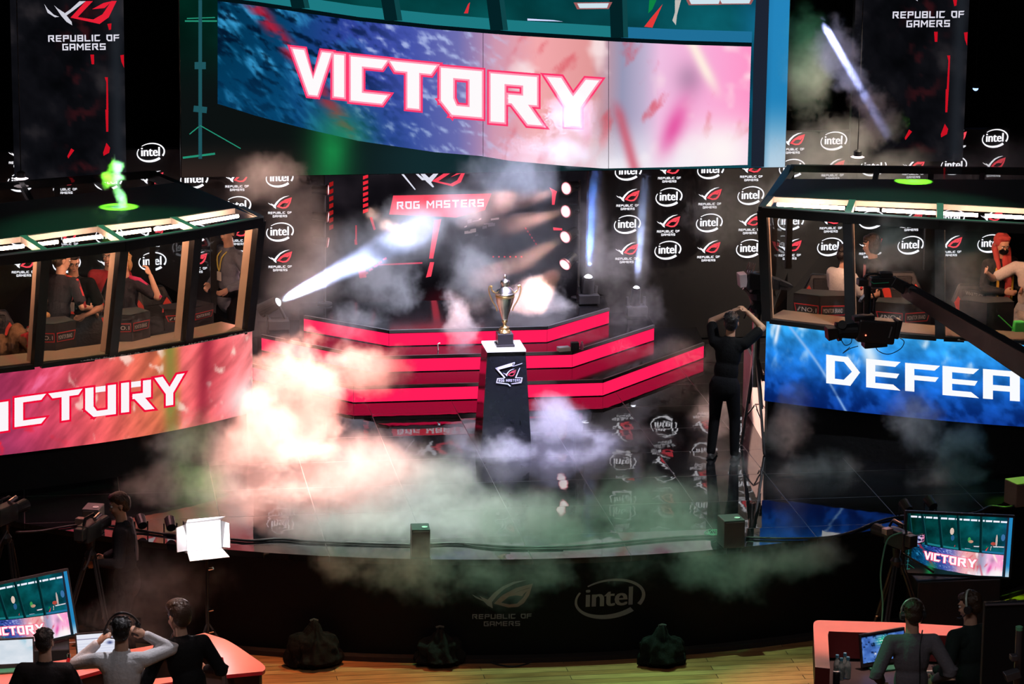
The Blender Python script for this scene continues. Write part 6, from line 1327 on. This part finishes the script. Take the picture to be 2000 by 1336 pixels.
# black screen back and pole in the right corner
p = gz(1985, 1400, 0); c0 = gy(1922, 1176, -9.2); c1 = gy(2080, 1181, -9.2)
t = thing('screen_back', 'back of a large black screen cut off by the right edge', 'screen', (c0.x + .5, -9.2, 0)); MB().box(((c0.x + c1.x) / 2 + .1, -9.2, c0.z - .5), (c1.x - c0.x + .2, .06, 1.0)).build('shell', mat('shell_black', (.008, .008, .01), .5), t, bevel=.006)
MB().box(((c0.x + c1.x) / 2 + .1, -9.24, c0.z - .012), (c1.x - c0.x + .2, .02, .012)).build('top_edge', mat('edge_grey', (.3, .27, .32), .3, .6), t); MB().box((c0.x + .5, -9.1, (c0.z - 1.0) / 2), (.5, .4, c0.z - 1.02)).build('support_case', BLKM, t)
q0 = gy(1991, 1224, -9.7); t = thing('clamp_pole', 'grey metal pole with clamps in the right foreground', 'pole', (q0.x, -9.7, 0)); MB().cyl((q0.x, -9.7, .02), q0, .03, .03, 16).build('pole', mat('pole_grey', (.18, .17, .19), .3, .7), t); MB().lathe([(.032, -.03), (.032, .0), (.02, .006)], q0, 16).build('pole_cap', mat('cap_green', (.15, .45, .25), .4), t)
MB().lathe([(.3, 0), (.3, .02), (.04, .03)], (q0.x, -9.7, .001)).build('base_plate', BLK, t); k = gy(1977, 1318, -9.75); MB().box(k, (.13, .1, .07), Matrix.Rotation(-.3, 3, 'Y')).build('clamp', mat('pole_grey'), t, bevel=.008); k = gy(1980, 1284, -9.75); MB().box(k, (.06, .08, .05)).build('clamp', mat('pole_grey'), t, bevel=.008)
# green mug and rod at the edge of the right booth
k = gy(1990, 640, -1.1); t = thing('green_can', 'bright green watering can shape lit at the right edge of the booth sill', 'can', k); MB().box(k + V((0, 0, .0)), (.14, .12, .15), None, .8).build('can_body', mat('lime', (.1, .75, .12), .4), t, bevel=.015); MB().tube([k + V((-.06, 0, -.02)), gy(1950, 616, -1.1)], .008, 6).build('spout', mat('lime'), t)

# ---------------------------------------------------------------- smoke and haze (white smoke, coloured only by the lamps that hit it)
def smoke_material():
    m = bpy.data.materials.new('stage_smoke'); m.use_nodes = True; nt = m.node_tree; nt.nodes.clear()
    o = nt.nodes.new('ShaderNodeOutputMaterial'); p = nt.nodes.new('ShaderNodeVolumePrincipled')
    p.inputs['Color'].default_value = (.96, .96, .96, 1); p.inputs['Density'].default_value = 1.; p.inputs['Anisotropy'].default_value = .25
    nt.links.new(p.outputs[0], o.inputs['Volume']); return m
SMOKE = smoke_material()
def smoke(label, blobs, dens, ns=2.2, th=.5, gain=4., vox=.035, warp=.75, edge=.5, st=(1, 1, 1), seed=0., name='smoke_cloud', group=None):
    """blobs: (centre, radii); a field of warped noise fills them and frays towards their rims"""
    ng = bpy.data.node_groups.new(name, 'GeometryNodeTree'); ng.interface.new_socket('Geometry', in_out='OUTPUT', socket_type='NodeSocketGeometry')
    N = ng.nodes.new; L = ng.links.new
    def vm(op, a, b=None, out=0):
        n = N('ShaderNodeVectorMath'); n.operation = op
        for i, q in enumerate((a, b)):
            if q is None: continue
            if isinstance(q, (tuple, list, V)): n.inputs[i].default_value = q
            elif isinstance(q, float): n.inputs['Scale'].default_value = q
            else: L(q, n.inputs[i])
        return n.outputs[out]
    def ma(op, a, b=None, c=False):
        n = N('ShaderNodeMath'); n.operation = op; n.use_clamp = c
        for i, q in enumerate((a, b)):
            if q is None: continue
            if isinstance(q, (int, float)): n.inputs[i].default_value = q
            else: L(q, n.inputs[i])
        return n.outputs[0]
    pos = N('GeometryNodeInputPosition').outputs[0]
    w = N('ShaderNodeTexNoise'); w.inputs['Scale'].default_value = ns * .55; w.inputs['Detail'].default_value = 5.; w.inputs['Roughness'].default_value = .58; L(vm('ADD', pos, (seed, seed * .7, 3.)), w.inputs['Vector'])
    wp = vm('ADD', pos, vm('MULTIPLY', vm('SUBTRACT', w.outputs['Color'], (.5, .5, .5)), (warp, warp, warp)))
    f = None
    for c, r in blobs:
        q = ma('SUBTRACT', 1., vm('LENGTH', vm('DIVIDE', vm('SUBTRACT', wp, tuple(c)), tuple(r)), None, 1)); f = q if f is None else ma('MAXIMUM', f, q)
    n = N('ShaderNodeTexNoise'); n.inputs['Scale'].default_value = ns; n.inputs['Detail'].default_value = 7.; n.inputs['Roughness'].default_value = .7; n.inputs['Distortion'].default_value = .5
    L(vm('MULTIPLY', vm('ADD', wp, (seed * 1.3, 5., seed)), st), n.inputs['Vector'])
    fc = ma('MULTIPLY', f, 1.5, True)
    n2 = N('ShaderNodeTexNoise'); n2.inputs['Scale'].default_value = ns * 2.6; n2.inputs['Detail'].default_value = 4.; n2.inputs['Roughness'].default_value = .7; n2.inputs['Distortion'].default_value = 1.2
    L(vm('MULTIPLY', vm('ADD', wp, (2., seed, seed * .3)), st), n2.inputs['Vector']); fine = ma('MULTIPLY', ma('SUBTRACT', n2.outputs['Fac'], .3), 3.2, True)
    v = ma('MULTIPLY', ma('SUBTRACT', n.outputs['Fac'], ma('ADD', th - edge * .5, ma('MULTIPLY', ma('SUBTRACT', 1., fc), edge))), gain, True)
    d = ma('MULTIPLY', ma('MULTIPLY', ma('MULTIPLY', v, ma('ADD', ma('MULTIPLY', fine, .85), .15)), ma('MULTIPLY', fc, 2.2, True)), dens)
    lo = [min(c[i] - r[i] for c, r in blobs) - .1 for i in range(3)]; hi = [max(c[i] + r[i] for c, r in blobs) + .1 for i in range(3)]
    vc = N('GeometryNodeVolumeCube'); L(d, vc.inputs['Density']); vc.inputs['Min'].default_value = lo; vc.inputs['Max'].default_value = hi
    for i, k in enumerate('XYZ'): vc.inputs['Resolution ' + k].default_value = max(8, min(190, int((hi[i] - lo[i]) / vox)))
    sm = N('GeometryNodeSetMaterial'); sm.inputs['Material'].default_value = SMOKE; L(vc.outputs[0], sm.inputs[0])
    go = N('NodeGroupOutput'); L(sm.outputs[0], go.inputs[0])
    me = bpy.data.meshes.new(name); me.from_pydata([tuple(lo), tuple(hi)], [], []); me.materials.append(SMOKE); o = bpy.data.objects.new(name, me); COL.objects.link(o)
    md = o.modifiers.new('smoke', 'NODES'); md.node_group = ng
    return tag(o, label, 'smoke', group, 'stuff')
G = gy
smoke('dense peach lit smoke in front of the left end of the risers', [(G(575, 790, .9), (.9, .85, 1.15)), (G(550, 930, .0), (1.0, 1.1, .95)), (G(720, 715, 1.3), (.7, .55, .5)), (G(500, 870, .2), (.7, .8, 1.1)), (G(540, 1020, -1.6), (.8, 1., .6))], 3.8, 3.0, .49, 3.6, .026, seed=1.)
smoke('low grey green smoke bank rolling over the front of the stage', [(G(770, 950, -1.4), (1.5, 1.5, .8)), (G(690, 1030, -3.0), (1.2, 1., .5)), (G(1000, 1030, -3.1), (1.8, 1.1, .45)), (G(1260, 1000, -2.5), (1.2, 1.4, .5)), (G(1180, 1075, -3.7), (2., .6, .42))], 2.6, 1.7, .46, 3., .032, seed=4.)
smoke('thin smoke spilling down the black stage front', [(G(820, 1115, -4.15), (1.1, .3, .45)), (G(1000, 1130, -4.3), (1., .3, .45)), (G(1420, 1110, -4.15), (1.1, .35, .4)), (G(1580, 1090, -3.9), (.7, .3, .35)), (G(680, 1095, -4.), (.6, .3, .3))], 1.7, 2.8, .5, 3.6, .026, seed=9.)
smoke('lavender lit smoke around the foot of the pedestal', [(G(1090, 840, .7), (.8, .8, .6)), (G(1150, 930, -.5), (.9, .9, .4)), (G(1075, 830, .5), (.45, .5, .55)), (G(985, 900, -.35), (.6, .32, .32)), (G(930, 880, .3), (.45, .4, .4)), (G(1250, 880, .2), (.8, .8, .4))], 3.6, 2.8, .48, 3.4, .026, seed=12.)
smoke('grey smoke wisps in front of the centre screen', [(G(800, 440, 3.9), (.75, .5, .4)), (G(760, 560, 4.), (.8, .5, .6)), (G(930, 540, 4.2), (.6, .5, .75)), (G(690, 640, 3.7), (.7, .4, .4))], 1.5, 3.1, .5, 3.4, .024, st=(1, 1, .6), seed=15.)
smoke('bluish haze under the hanging screen', [(G(1000, 350, 3.9), (.9, .4, .4)), (G(1090, 290, 3.8), (1.1, .3, .35)), (G(890, 400, 4.), (.55, .4, .35)), (G(1150, 230, 3.8), (.9, .3, .4))], 1.4, 1.9, .42, 2.4, .035, seed=19.)
smoke('peach lit smoke curling up behind the trophy', [(G(1050, 605, 4.3), (.7, .5, .66)), (G(898, 640, 3.4), (.3, .4, .55)), (G(1130, 655, 4.2), (.45, .35, .35))], 4.2, 4., .46, 3.6, .02, seed=22.)
smoke('violet grey smoke in front of the right logo wall', [(G(1190, 510, 4.5), (.65, .4, .75)), (G(1240, 610, 4.4), (.6, .4, .5)), (G(1410, 420, 4.6), (.8, .35, .8)), (G(1150, 690, 3.7), (.9, .5, .4)), (G(1330, 700, 3.4), (.7, .5, .3))], 1.2, 3., .47, 3., .03, seed=26.)
smoke('brownish haze high above the right booth', [(G(1620, 300, 3.8), (1.1, .5, .6)), (G(1580, 120, 4.4), (.6, .4, 1.)), (G(1800, 360, 3.), (1.6, .7, .5)), (G(1540, 390, 3.6), (.5, .4, .5)), (G(1950, 330, 2.6), (1., .6, .5))], 1.7, 1.8, .42, 2.4, .045, seed=30.)
smoke('blue wisp of smoke below the large white letters', [(G(1850, 930, -1.8), (.65, .3, .4)), (G(1800, 830, -1.8), (.5, .25, .6)), (G(1880, 860, -1.8), (.4, .25, .5))], 2.6, 3.2, .47, 3.4, .024, seed=33.)
smoke('grey smoke around the studio camera tripod', [(G(1440, 950, -.9), (.6, .4, .6)), (G(1540, 830, -.6), (.5, .3, .7)), (G(1600, 960, -1.3), (.8, .4, .5)), (G(1400, 830, .4), (.4, .4, .6))], 1.8, 2.6, .46, 3., .03, seed=36.)
smoke('dim smoke drifting under the left LED band', [(G(380, 870, -1.), (.7, .4, .6)), (G(450, 890, -.5), (.5, .4, .6)), (G(340, 960, -1.7), (.9, .5, .3)), (G(420, 960, -1.5), (.6, .5, .5))], 1.8, 2.3, .47, 3., .03, seed=40.)
smoke('brown lit haze in front of the left logo wall', [(G(580, 430, 4.4), (.7, .4, .8)), (G(500, 350, 4.), (.7, .4, .4)), (G(560, 620, 3.9), (.6, .4, .7)), (G(610, 520, 4.4), (.6, .4, .6))], .75, 2., .42, 2.4, .035, seed=44.)
smoke('thin haze behind the standing man at the stage front', [(G(330, 1130, -4.1), (.8, .35, .6)), (G(250, 1210, -4.2), (.8, .3, .5))], 1.2, 2., .43, 2.4, .035, seed=48.)
smoke('green lit puff rising from the left booth roof', [(PL + V((0, 0, .14)), (.13, .16, .22)), (PL + V((-.07, 0, .32)), (.2, .18, .18)), (PL + V((-.02, 0, .46)), (.16, .16, .14))], 9., 6., .56, 5., .014, warp=.35, seed=52.)
BL = lambda t: PR.lerp(gy(1600, 40, 1.6), t)
smoke('smoke in the slanting beam over the right booth', [(BL(.34), (.4, .4, .34)), (BL(.48), (.4, .4, .3)), (BL(.64), (.3, .3, .3)), (BL(.82), (.42, .4, .5))], 5., 5., .5, 5., .022, warp=.5, seed=55.)
smoke('faint haze hanging in the beam left of centre', [(G(600, 560, 4.35), (.7, .4, .45)), (G(690, 500, 4.2), (.9, .45, .6)), (G(800, 450, 4.), (.6, .4, .5))], 1.2, 1.2, .3, 2., .035, warp=.3, seed=59.)
smoke('faint haze in the upright blue beams', [(G(1155, 440, 4.55), (.25, .25, 1.1)), (G(1250, 450, 4.7), (.2, .22, 1.))], 2.6, 1.2, .3, 2., .035, warp=.15, seed=62.)
smoke('faint haze crossed by the beams of the round lamps', [(G(960, 450, 4.5), (1.6, .6, 1.1))], .32, 1.1, .3, 2., .06, warp=.3, seed=64.)
smoke('smoke drifting across the front of the right booth', [(G(1740, 500, -1.5), (.6, .3, .45)), (G(1880, 540, -1.9), (.6, .3, .8)), (G(1750, 620, -1.6), (.35, .25, .35))], 1.1, 2.6, .44, 2.6, .03, seed=66.)
